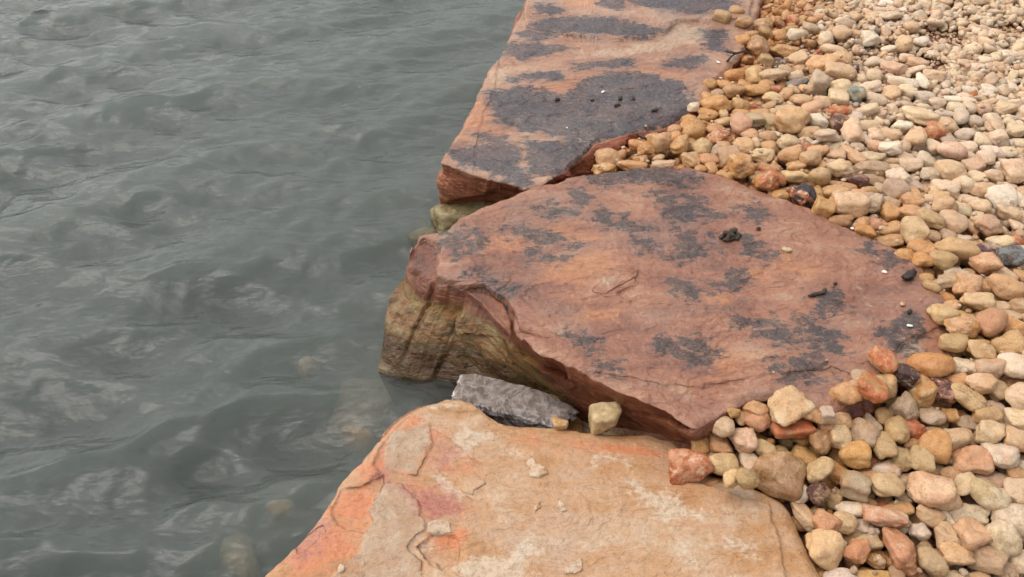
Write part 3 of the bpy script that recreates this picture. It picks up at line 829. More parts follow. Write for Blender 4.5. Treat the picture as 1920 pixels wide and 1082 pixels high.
for pts in ([(1370, 475), (1400, 465), (1420, 500), (1470, 525), (1475, 550), (1430, 575), (1380, 562), (1385, 525), (1362, 505)],
            [(1400, 730), (1430, 695), (1435, 730), (1410, 748)], [(1530, 690), (1560, 715), (1572, 745), (1545, 752), (1525, 725)],
            [(868, 805), (920, 785), (980, 795), (985, 850), (920, 862), (864, 855)],
            [(1600, 1000), (1640, 980), (1650, 1040), (1610, 1060), (1560, 1060), (1560, 1030)]):
    flake(near_slab, z7(pts), Zn, 0.006, "shard" if pts[0] == (868, 805) else "flake")
flake(near_slab, z7([(1010, 590), (1040, 560), (1120, 570), (1165, 600), (1100, 640), (1095, 665), (1050, 650)]), Zn, 0.004, pale=-0.05)
flake(mid, z5([(1170, 690), (1210, 640), (1290, 600), (1330, 575), (1335, 600), (1240, 650)]), 0, 0.004, pale=0.0)
flake(mid, z5([(500, 655), (585, 650), (680, 705), (715, 790), (722, 870), (650, 800), (570, 705)]), 0, 0.009, "shard", face=0.9, pale=-0.09)
flake(mid, z5([(740, 790), (820, 830), (950, 885), (880, 895), (760, 860)]), 0, 0.005, pale=-0.02)


# ------------------------------------------------------------------ water: a closed body with real waves on top
wxs = axis(-2.9, 0.9, 0.011, 60, 1.4); wxs = wxs[wxs < 0.95]
wys = axis(0.35, 5.1, 0.012, 60, 1.25)
wx, wy, wf = grid_mesh("water", wxs, wys, M_WATER)
fade = sstep(5.5, 3.2, np.abs(wx + 1.0)) * sstep(7.5, 4.8, np.abs(wy - 2.4))
h = np.zeros_like(wx)
wr = np.random.default_rng(5)
warp = 0.035 * fbm(np.stack([wx * 1.1, wy * 1.1, 0 * wx], -1), 2, 31)
ax, ay = wx + warp, wy - warp
sx_, sy_ = np.zeros_like(wx), np.zeros_like(wx)
for L, A, n, spread in ((0.85, 0.0085, 3, 12), (0.46, 0.0110, 6, 18), (0.26, 0.0074, 9, 26), (0.14, 0.0042, 14, 40), (0.08, 0.0009, 16, 80)):
    for k in range(n):
        th = math.radians(-66 + wr.normal(0, spread))            # travelling towards the shore and the viewer
        lam = L * wr.uniform(0.75, 1.3); kk = 2 * math.pi / lam
        ph = kk * (ax * math.cos(th) + ay * math.sin(th)) + wr.uniform(0, 6.28)
        a_ = A / math.sqrt(n) * 1.35
        h += a_ * np.cos(ph)
        sx_ -= a_ * math.cos(th) * np.sin(ph); sy_ -= a_ * math.sin(th) * np.sin(ph)   # crests pulled together
groups = 0.80 + 0.55 * fbm(np.stack([wx * 1.1, wy * 1.6, 0 * wx + 4], -1), 2, 41)
calm = 1 - 0.62 * sstep(0.75, 0.05, shore_x(wy) - 0.16 - wx)      # smaller in the lee of the rocks
g_ = groups * calm * fade
h = h * g_
lap = np.abs(wx + 0.9) < 2.2
Pl = np.stack([wx[lap], wy[lap]], -1)
dl = np.min([np.abs(sdf_poly(Pl, s_.M[::12, :2])) for s_ in (mid, back, near_slab)], axis=0)
dl = dl + 0.07 * fbm(np.c_[Pl * 7, 0 * dl], 2, 71)
h[lap] += 0.0016 * np.cos(2 * math.pi * dl / 0.062) * np.exp(-np.abs(dl) / 0.11) * (0.6 + 0.8 * fbm(np.c_[Pl * 5, 0 * dl + 3], 2, 73))     # wavelets thrown back by the rock
wx = wx + 1.1 * sx_ * g_; wy = wy + 1.1 * sy_ * g_
nx, ny = len(wxs), len(wys)
top = np.stack([wx, wy, WATER_Z + h], -1)
ring = np.concatenate([np.arange(nx), np.arange(1, ny) * nx + nx - 1, (ny - 1) * nx + np.arange(nx - 2, -1, -1), np.arange(ny - 2, 0, -1) * nx])
bot = top[ring].copy(); bot[:, 2] = -30.0
nb = len(top); m_ = len(ring); j = np.arange(m_); j2 = (j + 1) % m_
side = np.stack([ring[j2], ring[j], nb + j, nb + j2], -1)
cen = np.array([[0.0, 0.0, -30.0]])
capf = np.stack([np.full(m_, nb + m_), nb + j2, nb + j, np.full(m_, nb + m_)], -1)[:, :3]
me = bpy.data.meshes.new("water")
faces = [tuple(f) for f in np.concatenate([wf, side]).tolist()] + [tuple(f) for f in capf.tolist()]
me.from_pydata(np.concatenate([top, bot, cen]).tolist(), [], faces)
me.polygons.foreach_set("use_smooth", np.concatenate([np.ones(len(wf), bool), np.zeros(2 * m_, bool)]))
me.materials.append(M_WATER); me.update()
tag(add("water", me), "murky grey-green choppy lake water filling the left of the photo", "water", kind="structure")




# ------------------------------------------------------------------ pebbles
PAL = {  # base colours
    'C': (0.66, 0.490, 0.320), 'B': (0.53, 0.335, 0.170), 'O': (0.52, 0.265, 0.085), 'R': (0.45, 0.130, 0.045), 'S': (0.55, 0.290, 0.145),
    'P': (0.50, 0.240, 0.150), 'V': (0.40, 0.305, 0.150), 'Y': (0.66, 0.485, 0.265), 'W': (0.73, 0.645, 0.510), 'G': (0.40, 0.330, 0.245),
    'M': (0.46, 0.340, 0.250), 'N': (0.30, 0.170, 0.085), 'D': (0.085, 0.032, 0.026), 'K': (0.018, 0.016, 0.018), 'U': (0.17, 0.19, 0.20)}
NAMES = {'C': 'cream', 'B': 'buff', 'O': 'orange-tan', 'R': 'rust-red', 'S': 'salmon', 'P': 'pink', 'V': 'olive', 'Y': 'yellowish', 'W': 'whitish',
         'G': 'grey', 'M': 'mauve-grey', 'N': 'brown', 'D': 'dark maroon', 'K': 'black', 'U': 'slate-blue'}
# one line per pebble read off the photograph: centre x, y, length, breadth, lie (degrees), colours, flags | what sets it apart
# flags: a angular, x rough and pitted, f flat, t standing tall
DATA = """
1295 868 84 64 5 RS x|rust-red pitted lump with white crust on the near slab
1318 826 34 48 0 OB x
1348 835 40 36 0 SB a
1390 833 46 42 0 CN x|crusty cream-and-brown knob beside the dark slab hollow
1358 793 40 37 0 CW r
1378 766 24 16 10 OB a
1388 788 20 34 0 BC r
1418 760 44 32 -10 SC a|peach chipped pebble tucked under the middle slab
1418 790 46 38 -15 PS r|plain pink pebble below the peach chipped one
1434 845 46 32 -10 VC r|pale olive smooth pebble above the large mauve-brown stone
1356 870 54 40 10 YV r
1348 852 34 18 20 MW r
1403 866 34 40 0 WC a
1390 873 18 22 0 OB r
1455 892 92 72 -20 NM a|large mauve-brown angular stone by the near slab corner
1373 893 36 28 15 YB x
1400 900 42 34 0 VB r
1468 840 38 28 -5 VN r
1482 808 76 40 5 RN a|long red jagged stone with a cream end
1480 761 80 56 25 CO x|big folded cream-and-orange lump in the slab hollow
1335 897 30 17 0 SR r
1522 783 50 32 -20 NS r
1537 800 28 34 0 SC r
1539 829 42 46 0 NB r
1552 770 28 30 0 WG a
1579 761 52 40 -38 BO r
1627 759 52 46 -20 RO a|bright orange-red triangular pebble
1612 715 38 32 -15 GM f
1649 700 52 38 -25 RS r|coral-red pebble at the lower right slab edge
1653 732 42 54 0 VB t|tall olive leaning pebble below the coral-red one
1690 722 40 48 0 DK x|dark maroon-black speckled pebble
1751 690 82 52 14 OR r|large orange-brown teardrop stone at the right slab tip
1726 738 46 52 0 OB x
1761 735 44 48 0 DP r|second maroon pebble, right of the speckled dark one
1806 715 50 38 10 SO r
1833 725 60 34 5 CO xa|ragged cream crust fragment lying flat
1815 758 62 42 -14 VY r|olive-yellow smooth pebble below the ragged crust
1866 730 38 40 0 VG r
1856 695 52 36 -10 MS r
1810 680 50 32 -15 WC a
1841 663 56 36 -5 CO x
1788 645 50 36 0 VB r|olive domed pebble touching the slab's right corner
1838 640 46 20 10 BO r
1894 647 62 50 -10 BO x
1903 697 58 46 0 WC r|big white rounded pebble at the right edge
1902 743 46 54 -60 CW r
1863 760 52 24 -5 WM r
1853 786 46 38 -20 BN r
1873 778 22 24 0 GW r
1900 785 44 42 0 CW a
1751 778 50 40 -10 GV r|pale grey-green pebble with scalloped top
1785 778 26 44 0 OB x
1815 790 38 30 -20 GU r
1694 775 44 44 30 GM x
1663 776 46 34 20 BV r
1635 790 30 38 0 GW a
1680 813 46 46 0 BY r
1713 808 36 36 0 RP a|coral-pink blunt pebble in the lower right gravel
1628 822 60 42 -38 MN r
1650 840 40 54 0 VG r
1575 830 40 46 0 CB r
1603 856 54 44 -10 OY r
1570 790 46 32 0 BC r
1606 738 28 26 0 CO r
1516 852 46 36 -10 OV r
1636 860 26 26 -20 RN r
1656 878 50 28 -8 WS x
1533 887 44 48 -20 VY r
1570 880 42 42 0 OR x
1610 886 50 30 -5 SR x
1601 912 52 48 -15 GN a|grey-brown blunt pebble above the white oval one
1660 914 60 42 0 YV r
1565 926 34 36 0 VB r
1530 930 46 38 20 DN r
1503 925 30 38 -50 WC r
1507 960 66 30 -56 CB a|long cream bone-shaped stone against the near slab
1597 951 54 30 -8 WY r|white oval pebble left of the small red chip
1633 942 27 25 0 OS r
1655 946 18 20 0 RR a
1688 949 52 26 -10 OB f
1645 972 84 36 -15 PM xa
1578 982 52 38 -15 YB r
1552 989 48 42 -30 PS a
1625 983 52 26 -12 WG a
1623 1010 50 30 10 GB a
1544 1034 64 60 -15 YC r|large pale yellow rounded stone beside the near slab
1606 1033 42 44 -30 PR a
1579 1017 24 20 0 WC r
1692 1036 54 98 0 PR x|tall pink-and-red quartz lump at the bottom
1646 1046 36 28 -15 OC x
1580 1077 62 32 -5 WG r
1643 1078 70 26 -5 OY f
1696 977 30 30 0 GW r|small grey pebble with a pale eye
1725 993 36 32 -20 WU a
1744 1055 52 48 -20 VG r
1768 1015 34 48 0 BM a
1788 1049 58 36 -15 OC a|two-tone amber chipped pebble at the bottom
1816 1004 62 56 15 SO x|knobbly orange pebble below the speckled grey one
1777 984 34 36 -30 WM a
1813 962 80 42 -8 GC x|long speckled grey stone
1886 983 84 60 -12 MW r|large pale mauve stone with a dark seam
1876 1013 52 66 0 VW t
1846 1046 60 46 -25 NS a
1885 1067 38 38 0 NB r
1905 1049 36 42 20 CG a
1740 975 50 30 -25 BN r
1737 1023 28 28 0 NM r
1785 1077 56 22 5 MB a
1839 1078 46 24 10 OC x
1746 925 94 70 -10 CP x|largest knobbly cream stone in the lower right
1851 931 78 58 -34 VW r|large pale olive oval stone
1803 915 46 36 10 CO a
1805 936 28 16 0 RO a
1900 931 60 52 -10 CP x
1866 896 64 42 5 MP x
1905 890 34 42 0 OS r
1816 866 64 46 -10 SM a|salmon stone with a hollow grey broken end
1871 858 62 46 -10 WP x
1786 900 42 28 10 NO r
1747 840 54 54 -20 OS r|orange-tan egg standing in pale gravel
1791 822 58 38 8 CB a|blocky oblong cream stone
1823 812 22 34 0 BC r
1853 817 46 38 -15 CY x
1831 832 24 18 20 WW r
1901 832 50 40 -20 CO r
1786 852 30 26 0 MG x
1728 865 44 46 -20 VG a
1693 860 34 38 0 VY a
1761 878 38 26 20 MN a
1758 803 44 24 5 GN r
1705 840 25 17 -5 WG r
1705 893 42 24 0 CP r
1725 825 42 20 25 NO r
1916 875 24 36 40 WW r
1697 935 26 32 0 GU r
1540 960 20 16 0 WG x
1770 598 54 40 18 YO r|yellow-and-orange egg at the slab's right rim
1783 570 36 28 -15 SC a
1775 553 36 22 -10 OR r
1797 616 72 34 5 OC x|long mottled orange-and-cream stone at the slab rim
1815 591 42 30 -5 BN r
1830 570 56 36 -8 YC a|pale yellow blunt stone right of the slab tip
1856 610 54 48 10 PN r|large dusty-pink stone right of the slab tip
1880 543 56 44 -5 SB r
1813 543 48 38 -10 SC x
1773 530 44 30 0 GB a
1745 540 30 24 -15 BV r
1791 513 42 28 -15 WG r
1766 497 46 34 -20 VB r
1728 491 36 26 0 OS r
1845 500 42 52 60 SC a|streaked reddish-cream upright stone
1888 508 46 28 -15 CG r
1853 523 42 18 0 GW f
1840 538 34 28 0 SM r
1898 483 50 36 0 UK a|dark slate-blue block at the right edge
1878 575 40 26 -5 CG r
1893 586 38 26 10 CM r
1911 565 32 36 30 YS r
1903 606 46 38 0 OS r
1912 538 24 30 0 CM r
1737 521 26 18 0 BO r
1816 506 28 18 0 BM r
1914 510 20 28 0 SO r
1790 473 74 42 -15 BV r|biggest tan stone, shaped like a boot
1728 458 48 42 20 SO r|plain salmon round pebble beside the tan boot-shaped stone
1710 443 42 48 0 CV r
1697 477 38 24 -28 OV r
1741 420 54 26 -26 VB r|long olive pebble pointing down right
1790 418 50 42 -20 MS r
1783 440 28 32 0 MW r
1748 435 28 24 0 CB r
1850 465 54 30 -10 DM x|dark mottled maroon pebble above the streaked upright
1878 443 46 30 14 YW r|pale greenish-yellow oval pebble
1853 428 52 38 25 PK xa|pink jagged stone with a dark cap
1820 420 44 18 -60 OC a
1840 408 32 28 0 CB r
1881 370 52 40 5 WW r|brightest white rounded stone
1838 385 36 34 0 BC r
1803 387 38 32 -10 CS a
1770 390 46 36 -10 BN a
1753 408 22 18 0 UG r
1735 390 30 28 0 WS a
1707 378 38 34 0 OS x
1720 362 30 26 0 OR r
1743 368 24 24 0 CO r
1708 405 48 26 -12 SO r
1762 362 36 24 -15 OV r
1773 350 52 30 -15 CW a
1810 340 32 36 30 CS r
1850 350 52 30 -5 OS r
1911 368 50 20 80 WC r
1893 402 36 36 0 BN x
1906 416 34 26 60 CB r
1913 435 22 22 0 SP r
1905 447 24 22 0 RP r
1826 453 30 15 10 CO r
1811 445 28 20 10 WB x
1717 343 34 24 0 MW x
1916 460 26 16 0 WC r
1505 366 44 54 0 KR x|black charred lump at the slab's upper rim
1535 338 36 48 0 VY t|tall olive pebble right of the black charred lump
1563 360 48 30 -5 BV x
1535 360 26 32 0 BO x
1576 343 58 18 -16 SR r|long thin salmon finger right of the charred lump
1603 335 46 24 -15 DN r
1640 328 46 22 -10 NG r
1631 355 32 28 -5 OB r
1655 350 24 22 0 GC r
1678 358 48 36 10 MG r
1683 335 42 32 10 WS x
1588 391 66 44 5 CB a|large cream-buff stone on the slab's upper right rim
1608 363 32 32 0 SM r
1636 383 40 40 0 GW x|rough grey pebble, left of a grey twin
1671 381 36 34 0 GB x|rough grey pebble, right of a grey twin
1670 400 36 34 0 OS a
1650 415 38 20 0 PM r
1543 395 38 36 -10 OY a
1575 416 44 20 -8 NS r
1615 413 40 26 42 BO r
1623 435 40 24 -15 OR a
1676 426 44 28 10 BO r
1668 448 50 26 -3 NB r
1640 403 18 13 0 CW r
1562 378 32 15 0 OB r
1140 292 48 32 -8 BN r|tan egg-shaped pebble lying alone on the red ledge
1133 311 42 19 8 OC x
1185 305 54 22 -3 SO r
1196 268 32 24 15 SR r
1211 278 32 28 0 ON x
1201 293 26 17 0 SR r
1238 271 36 36 -40 BY a
1236 290 23 15 0 YC r
1243 302 46 16 -5 CW x
1273 273 54 28 35 OB r|long tan finger pebble above the middle slab's top edge
1261 255 32 26 0 OB r
1265 240 26 22 0 SP r
1300 238 50 34 0 OB r|orange-tan pebble with a dark glossy spot
1293 218 30 20 15 OS r
1318 271 38 32 10 VY r
1298 295 32 36 0 BC a
1325 295 38 26 0 SN r
1333 310 22 34 0 BS r
1315 312 22 18 0 SO r
1300 205 24 17 10 WC a
1330 207 36 22 0 OB r
1350 255 48 28 5 RS x
1358 270 30 20 0 BS a
1366 293 38 32 0 MN a
1347 278 24 20 0 GU x
1390 316 44 46 0 OB x|big freckled tan stone sitting on the slab's top rim
1361 326 32 28 -20 BO a
1396 268 36 32 0 SO r
1406 248 30 22 0 SC r
1416 265 22 22 -20 YC r
1430 285 44 22 -5 YC a
1441 270 30 24 0 OB r
1440 251 36 28 -30 NS r
1480 263 42 28 0 VY r|smooth pale green oval pebble
1483 290 44 34 0 OB r
1496 306 34 24 0 OY x
1491 326 46 28 5 YB r
1443 313 42 26 0 RS x
1436 341 46 38 0 RO x|crumbly rust-red lump left of the charred one
1466 360 32 24 -10 ON r
1461 330 22 32 0 RN x
1416 325 32 20 20 VG r
1488 233 64 46 15 OS x|large salmon-tan lump in the upper gravel
1511 241 42 26 0 OB r
1416 225 42 28 -5 GV a
1450 225 32 26 0 VG r
1385 233 36 34 20 PM r
1481 207 48 26 0 GU r
1511 271 22 34 0 RN x
1531 281 44 26 25 OB r
1521 303 32 36 -30 BY r
1363 223 42 18 15 YB r
1390 208 32 20 -10 OS r
1425 208 36 18 -10 OB a
1343 235 36 18 15 SN r
1453 205 20 15 0 YB x
1531 223 36 42 0 WC x|chalky white upright pebble beside the salmon-tan lump
1523 200 42 28 0 SP r
1575 207 40 22 -5 RS r
1576 228 42 36 10 DN r|maroon pebble in the upper gravel
1602 178 28 50 0 UG t|blue-grey upright pebble in the upper gravel
1628 203 42 26 0 YC a
1603 215 26 24 0 GM r
1600 246 38 46 0 SC a|salmon-and-cream pointed stone below the blue-grey one
1623 255 36 17 -70 MG r
1645 247 32 26 0 CO r
1671 247 38 20 -10 BO r
1636 230 42 17 0 BO a
1693 233 36 26 25 WG r|white eye-marked pebble in the upper gravel
1600 288 56 26 -64 OB r
1571 287 36 28 -10 BO x
1548 255 44 26 0 MB x
1543 306 36 24 -60 OB r
1566 300 30 20 0 GC r
1575 321 42 34 0 YV x
1633 293 44 30 -5 VY x
1650 270 40 24 15 SR r
1666 281 42 26 -15 WC x
1691 275 38 26 0 NS r
1711 268 38 30 -15 ON r
1638 316 58 28 -15 NG r
1671 298 38 14 0 BO r
1653 308 22 16 0 RS r
1678 308 30 14 0 BY r
1708 303 38 26 0 CS x
1698 290 30 18 0 SW x
1726 218 64 30 -5 YV r|long olive-cream stone in the upper gravel
1750 246 34 30 0 RS r|round bright orange pebble
1775 229 34 30 0 OS r
1724 249 28 28 0 OB r
1781 258 30 20 0 GK r
1785 285 56 38 -10 PC r|round cream stone with a pink blush
1782 319 50 36 0 OB r
1753 273 28 28 0 CY r
1813 270 36 28 -10 CY r
1811 246 32 24 0 GU r
1842 258 32 26 0 YC r
1872 258 34 30 0 CP a
1862 279 38 28 0 WC r
1869 233 28 30 0 SM x
1860 217 32 26 10 CW r
1804 217 26 26 0 GC r
1775 209 38 16 0 GU r
1830 221 26 20 0 GV r
1826 306 38 24 10 PS a
1849 299 34 28 0 CS r
1833 326 30 24 0 YC r
1740 297 40 28 -10 MC r
1743 322 30 26 0 GV x
1894 281 28 20 0 CW a
1906 241 38 28 10 BC a
1865 325 36 28 -10 SG r
1903 322 46 44 0 SC x|large cracked pinkish stone at the right edge
1819 287 34 17 -10 CG r
1795 197 32 22 0 CB r
1822 197 24 22 0 CY r
1846 200 26 20 0 PS a
1883 197 44 26 10 BS x
1798 183 62 19 -5 WC r
1761 188 34 20 10 CG x
1877 307 24 22 0 WG x
1712 197 19 13 0 RS r
1393 53 32 26 0 NB r
1426 45 42 28 -10 NB r
1438 58 30 24 0 NV r
1461 62 27 21 0 OS r
1495 58 38 19 8 WS r
1520 48 30 22 0 GC r
1391 80 27 18 0 OO r
1408 68 23 13 0 OS r
1423 90 48 38 40 NS x
1473 90 50 28 -5 OB a|pointed orange-tan stone near the top
1436 108 26 27 0 VG a
1461 113 26 20 0 DW x
1476 125 32 17 0 MC r
1496 107 36 26 0 CS x
1378 135 42 24 0 OR r
1416 140 32 32 0 BV r
1451 141 58 22 8 CS x
1493 138 36 17 10 CW r
1496 148 42 14 12 UN a
1538 121 54 32 15 OS r|big orange-tan stone in the upper gravel
1536 156 46 42 0 GV a|large grey-olive faceted stone in the upper gravel
1511 163 24 20 0 SB r
1375 168 38 28 10 NS r
1421 168 44 26 -28 ON r
1398 156 32 18 -20 OB r
1453 163 24 20 0 RS r
1441 155 32 19 10 BO r
1450 180 38 24 -10 YO r
1473 171 26 26 -20 SO r
1503 183 40 26 -5 BO r
1488 165 26 14 -10 BM r
1541 186 38 20 -5 BO r
1391 193 32 28 0 BO r
1328 180 24 26 0 OB r
1341 200 50 30 10 OS r
1331 160 24 16 0 OB r
1345 173 24 20 -15 MB r
1361 155 32 18 0 OB r
1443 195 36 18 10 BN a
1355 208 17 20 0 YC r
1585 40 38 20 0 CU r
1578 58 30 24 0 SW r
1605 58 30 18 -5 SO r
1635 68 34 24 0 WC a
1696 78 30 28 15 OB r
1728 72 28 17 0 WU r
1550 68 28 26 0 CG r
1580 105 38 24 -8 OS r
1602 126 34 26 -10 DM r
1573 135 56 30 -5 BO x
1578 158 42 28 0 YV r
1573 181 38 30 -10 YV a
1631 158 44 21 -5 CG r
1640 136 28 22 -10 CO r
1643 113 36 21 0 CM r
1678 123 52 28 15 SR x
1695 148 54 21 -5 WY r
1731 145 38 22 -50 WW r
1673 171 30 28 10 OY r
1701 166 32 24 0 CY r
1646 182 38 26 0 CN r
1623 171 24 20 0 NO r
1723 113 36 18 0 OS r
1720 126 42 15 5 CS r
1753 135 40 21 -5 SB x
1736 178 34 26 10 GC x
1668 86 32 13 12 WC r
1562 88 42 18 -5 CS r
1703 103 28 16 0 CS r
1671 27 48 15 10 CS x
1638 27 30 16 5 BO r
1756 37 36 16 10 CY r
1708 45 28 20 0 OB r
1380 31 28 20 0 BN r
1352 42 24 24 40 VB a
"""
peb = []
for ln in DATA.strip().splitlines():
    left, _, lab = ln.partition('|')
    f = left.split()
    peb.append(dict(px=float(f[0]), py=float(f[1]), w=float(f[2]), h=float(f[3]), ang=float(f[4]), c=f[5], fl=f[6] if len(f) > 6 else 'r', lab=lab.strip()))


def slab_sdf(x, y):
    P = np.stack([np.atleast_1d(x), np.atleast_1d(y)], -1)
    return np.max([sdf_poly(P, s.T[::8, :2]) for s in (mid, back, near_slab)], axis=0)


# size and place of every listed pebble from its footprint on the gravel
prng = np.random.default_rng(5)
for p in peb:
    z = 0.0
    for _ in range(3):
        q = place(p['px'], p['py'], z); z = float(pebble_level(q[0], q[1]))
    d = float(depth_at(p['py'], z)); el = math.atan2(CAM_H - z, q[1])
    s = d / FPX
    tall = 't' in p['fl']; flat = 'f' in p['fl']
    ang = math.radians(p['ang'])
    W, Hh = p['w'] * s, p['h'] * s
    # breadth on the ground and height that together show the breadth seen in the photograph
    ratio = 1.15 if tall else (0.42 if flat else prng.uniform(0.62, 0.85))
    b = Hh / math.sqrt(math.sin(el) ** 2 + (ratio * math.cos(el)) ** 2)
    if abs(p['ang']) > 40: b = Hh
    p.update(x=float(q[0]), y=float(q[1]), z=z, a=W * 0.545, b=min(b, W * 1.5) * 0.545, cz=ratio * min(b, W * 1.2) * 0.5,
             yaw=math.atan2(math.sin(ang) / math.sin(el), math.cos(ang)), area=p['w'] * p['h'], py0=p['py'])

# neighbours that overlap on the ground are eased apart a little
XY = np.array([[p['x'], p['y']] for p in peb]); RD = np.array([0.5 * (p['a'] + p['b']) for p in peb]); X0 = XY.copy()
for it in range(30):
    D = XY[:, None] - XY[None]; L = np.sqrt((D ** 2).sum(-1)) + 1e-6
    ov = np.clip(0.82 * (RD[:, None] + RD[None]) - L, 0, None); np.fill_diagonal(ov, 0)
    XY += 0.12 * (D / L[..., None] * ov[..., None]).sum(1) + 0.04 * (X0 - XY)
for p, q in zip(peb, XY): p['x'], p['y'] = float(q[0]), float(q[1])

# bare patches of soil with grit near the top of the photograph
BARE = [(*place(px, py, 0)[:2], rx, ry) for px, py, rx, ry in
        ((1618, 96, 0.11, 0.09), (1498, 76, 0.11, 0.08), (1668, 72, 0.09, 0.08), (1738, 100, 0.10, 0.10), (1830, 198, 0.07, 0.06), (1775, 50, 0.11, 0.09),
         (1588, 75, 0.05, 0.06), (1900, 300, 0.05, 0.04), (1900, 40, 0.08, 0.08), (1455, 100, 0.05, 0.05), (1745, 155, 0.05, 0.05))]


def bare(x, y):
    return min(((x - a) / rx) ** 2 + ((y - b) / ry) ** 2 for a, b, rx, ry in BARE)


# gravel between and under the listed ones
fill = []
DRY = "CCCCCCWWSSMGBBYOCW"; WETC = "OOOBSSRNOSVBRO"
tops = [(p['x'], p['y'], 0.5 * (p['a'] + p['b'])) for p in peb]
cell = {}
for t in tops: cell.setdefault((int(t[0] / 0.1), int(t[1] / 0.1)), []).append(t)


def clear(x, y, r, k):
    i, j = int(x / 0.1), int(y / 0.1)
    for di in (-1, 0, 1):
        for dj in (-1, 0, 1):
            for t in cell.get((i + di, j + dj), ()):
                if (t[0] - x) ** 2 + (t[1] - y) ** 2 < (k * (t[2] + r)) ** 2: return False
    return True


def gravel_room(x, y):
    if x < 0.30 or y < 0.55: return False
    return True


def in_view(x, y, m=0.0):
    d = y * CP + CAM_H * SP
    return abs(x) < d * 0.60 + 0.55 + m


def wet_at(x, y):
    return float(sstep(0.55, 0.05, -float(slab_sdf(x, y)[0]))) if True else 0


cand = []
for k in range(29000):
    x, y = prng.uniform(0.3, 3.1), prng.uniform(0.6, 4.5)
    if in_view(x, y): cand.append((x, y))
cand = np.array(cand)
SD = slab_sdf(cand[:, 0], cand[:, 1])
for (x, y), sd in zip(cand, SD):
    if sd > -0.015: continue
    bb = bare(x, y)
    r = prng.uniform(0.014, 0.034)
    if bb < 1.0:
        continue
    if bb < 1.8: r *= 0.6
    if not clear(x, y, r, 0.84): continue
    wet = float(sstep(-0.50, -0.05, sd)) if y > 1.5 else float(sstep(-0.35, -0.05, sd))
    c1 = (WETC if prng.random() < wet else DRY); c1 = c1[prng.integers(len(c1))]
    c2 = (WETC if prng.random() < wet else DRY); c2 = c2[prng.integers(len(c2))]
    e = prng.uniform(0.8, 1.3)
    t = (x, y, r); cell.setdefault((int(x / 0.1), int(y / 0.1)), []).append(t)
    fill.append(dict(x=x, y=y, z=float(pebble_level(x, y)) - 0.012 + (0.034 - r) * -0.2, a=r * e, b=r / e, cz=r * prng.uniform(0.55, 0.85), yaw=prng.uniform(0, 6.28), c=c1 + c2,
                     fl='rrrrxa'[prng.integers(6)], lab='', area=0, wet=wet))
# small stones that fall into the gaps
for (x, y), sd in zip(cand[::-1] + prng.uniform(-.02, .02, cand.shape), SD[::-1]):
    if sd > -0.022 or bare(x, y) < 0.7: continue
    r = prng.uniform(0.007, 0.014)
    if not clear(x, y, r, 0.80): continue
    cell.setdefault((int(x / 0.1), int(y / 0.1)), []).append((x, y, r))
    wet = float(sstep(-0.50, -0.05, sd)); pal = WETC if prng.random() < wet else DRY
    fill.append(dict(x=x, y=y, z=float(pebble_level(x, y)) - 0.018, a=r * 1.2, b=r * 0.9, cz=r * 0.75, yaw=prng.uniform(0, 6.28), c=pal[prng.integers(len(pal))] + pal[prng.integers(len(pal))],
                     fl='rax'[prng.integers(3)], lab='', area=0, wet=wet))
# lower layer that closes the gaps
g = 0.046
for i in range(int(2.8 / g)):
    for j in range(int(4.0 / g)):
        x = 0.3 + (i + 0.5 * (j % 2)) * g + prng.uniform(-.012, .012); y = 0.6 + j * g + prng.uniform(-.012, .012)
        if not in_view(x, y): continue
        fill.append(dict(x=x, y=y, low=1, a=prng.uniform(.02, .033), b=prng.uniform(.017, .027), cz=prng.uniform(.013, .02), yaw=prng.uniform(0, 6.28), fl='rrrrxa'[prng.integers(6)], lab='', area=0))
lowp = [f for f in fill if f.get('low')]
sl = slab_sdf(np.array([f['x'] for f in lowp]), np.array([f['y'] for f in lowp]))
for f, sd in zip(lowp, sl):
    f['skip'] = sd > -0.005 or bare(f['x'], f['y']) < 1.0
    wet = float(sstep(-0.5, -0.05, sd)); f['wet'] = wet
    pal = WETC if prng.random() < wet + 0.25 else DRY
    f['c'] = pal[prng.integers(len(pal))] + pal[prng.integers(len(pal))]
    f['z'] = float(pebble_level(f['x'], f['y'])) - 0.046
fill = [f for f in fill if not f.get('skip')]

# unit spheres
def ico(n):
    bm = bmesh.new(); bmesh.ops.create_icosphere(bm, subdivisions=n, radius=1.0)
    v = np.array([x.co[:] for x in bm.verts]); f = np.array([[x.index for x in q.verts] for q in bm.faces]); bm.free()
    return v / np.linalg.norm(v, axis=1)[:, None], f


ICO = {n: ico(n) for n in (2, 3, 4, 5)}


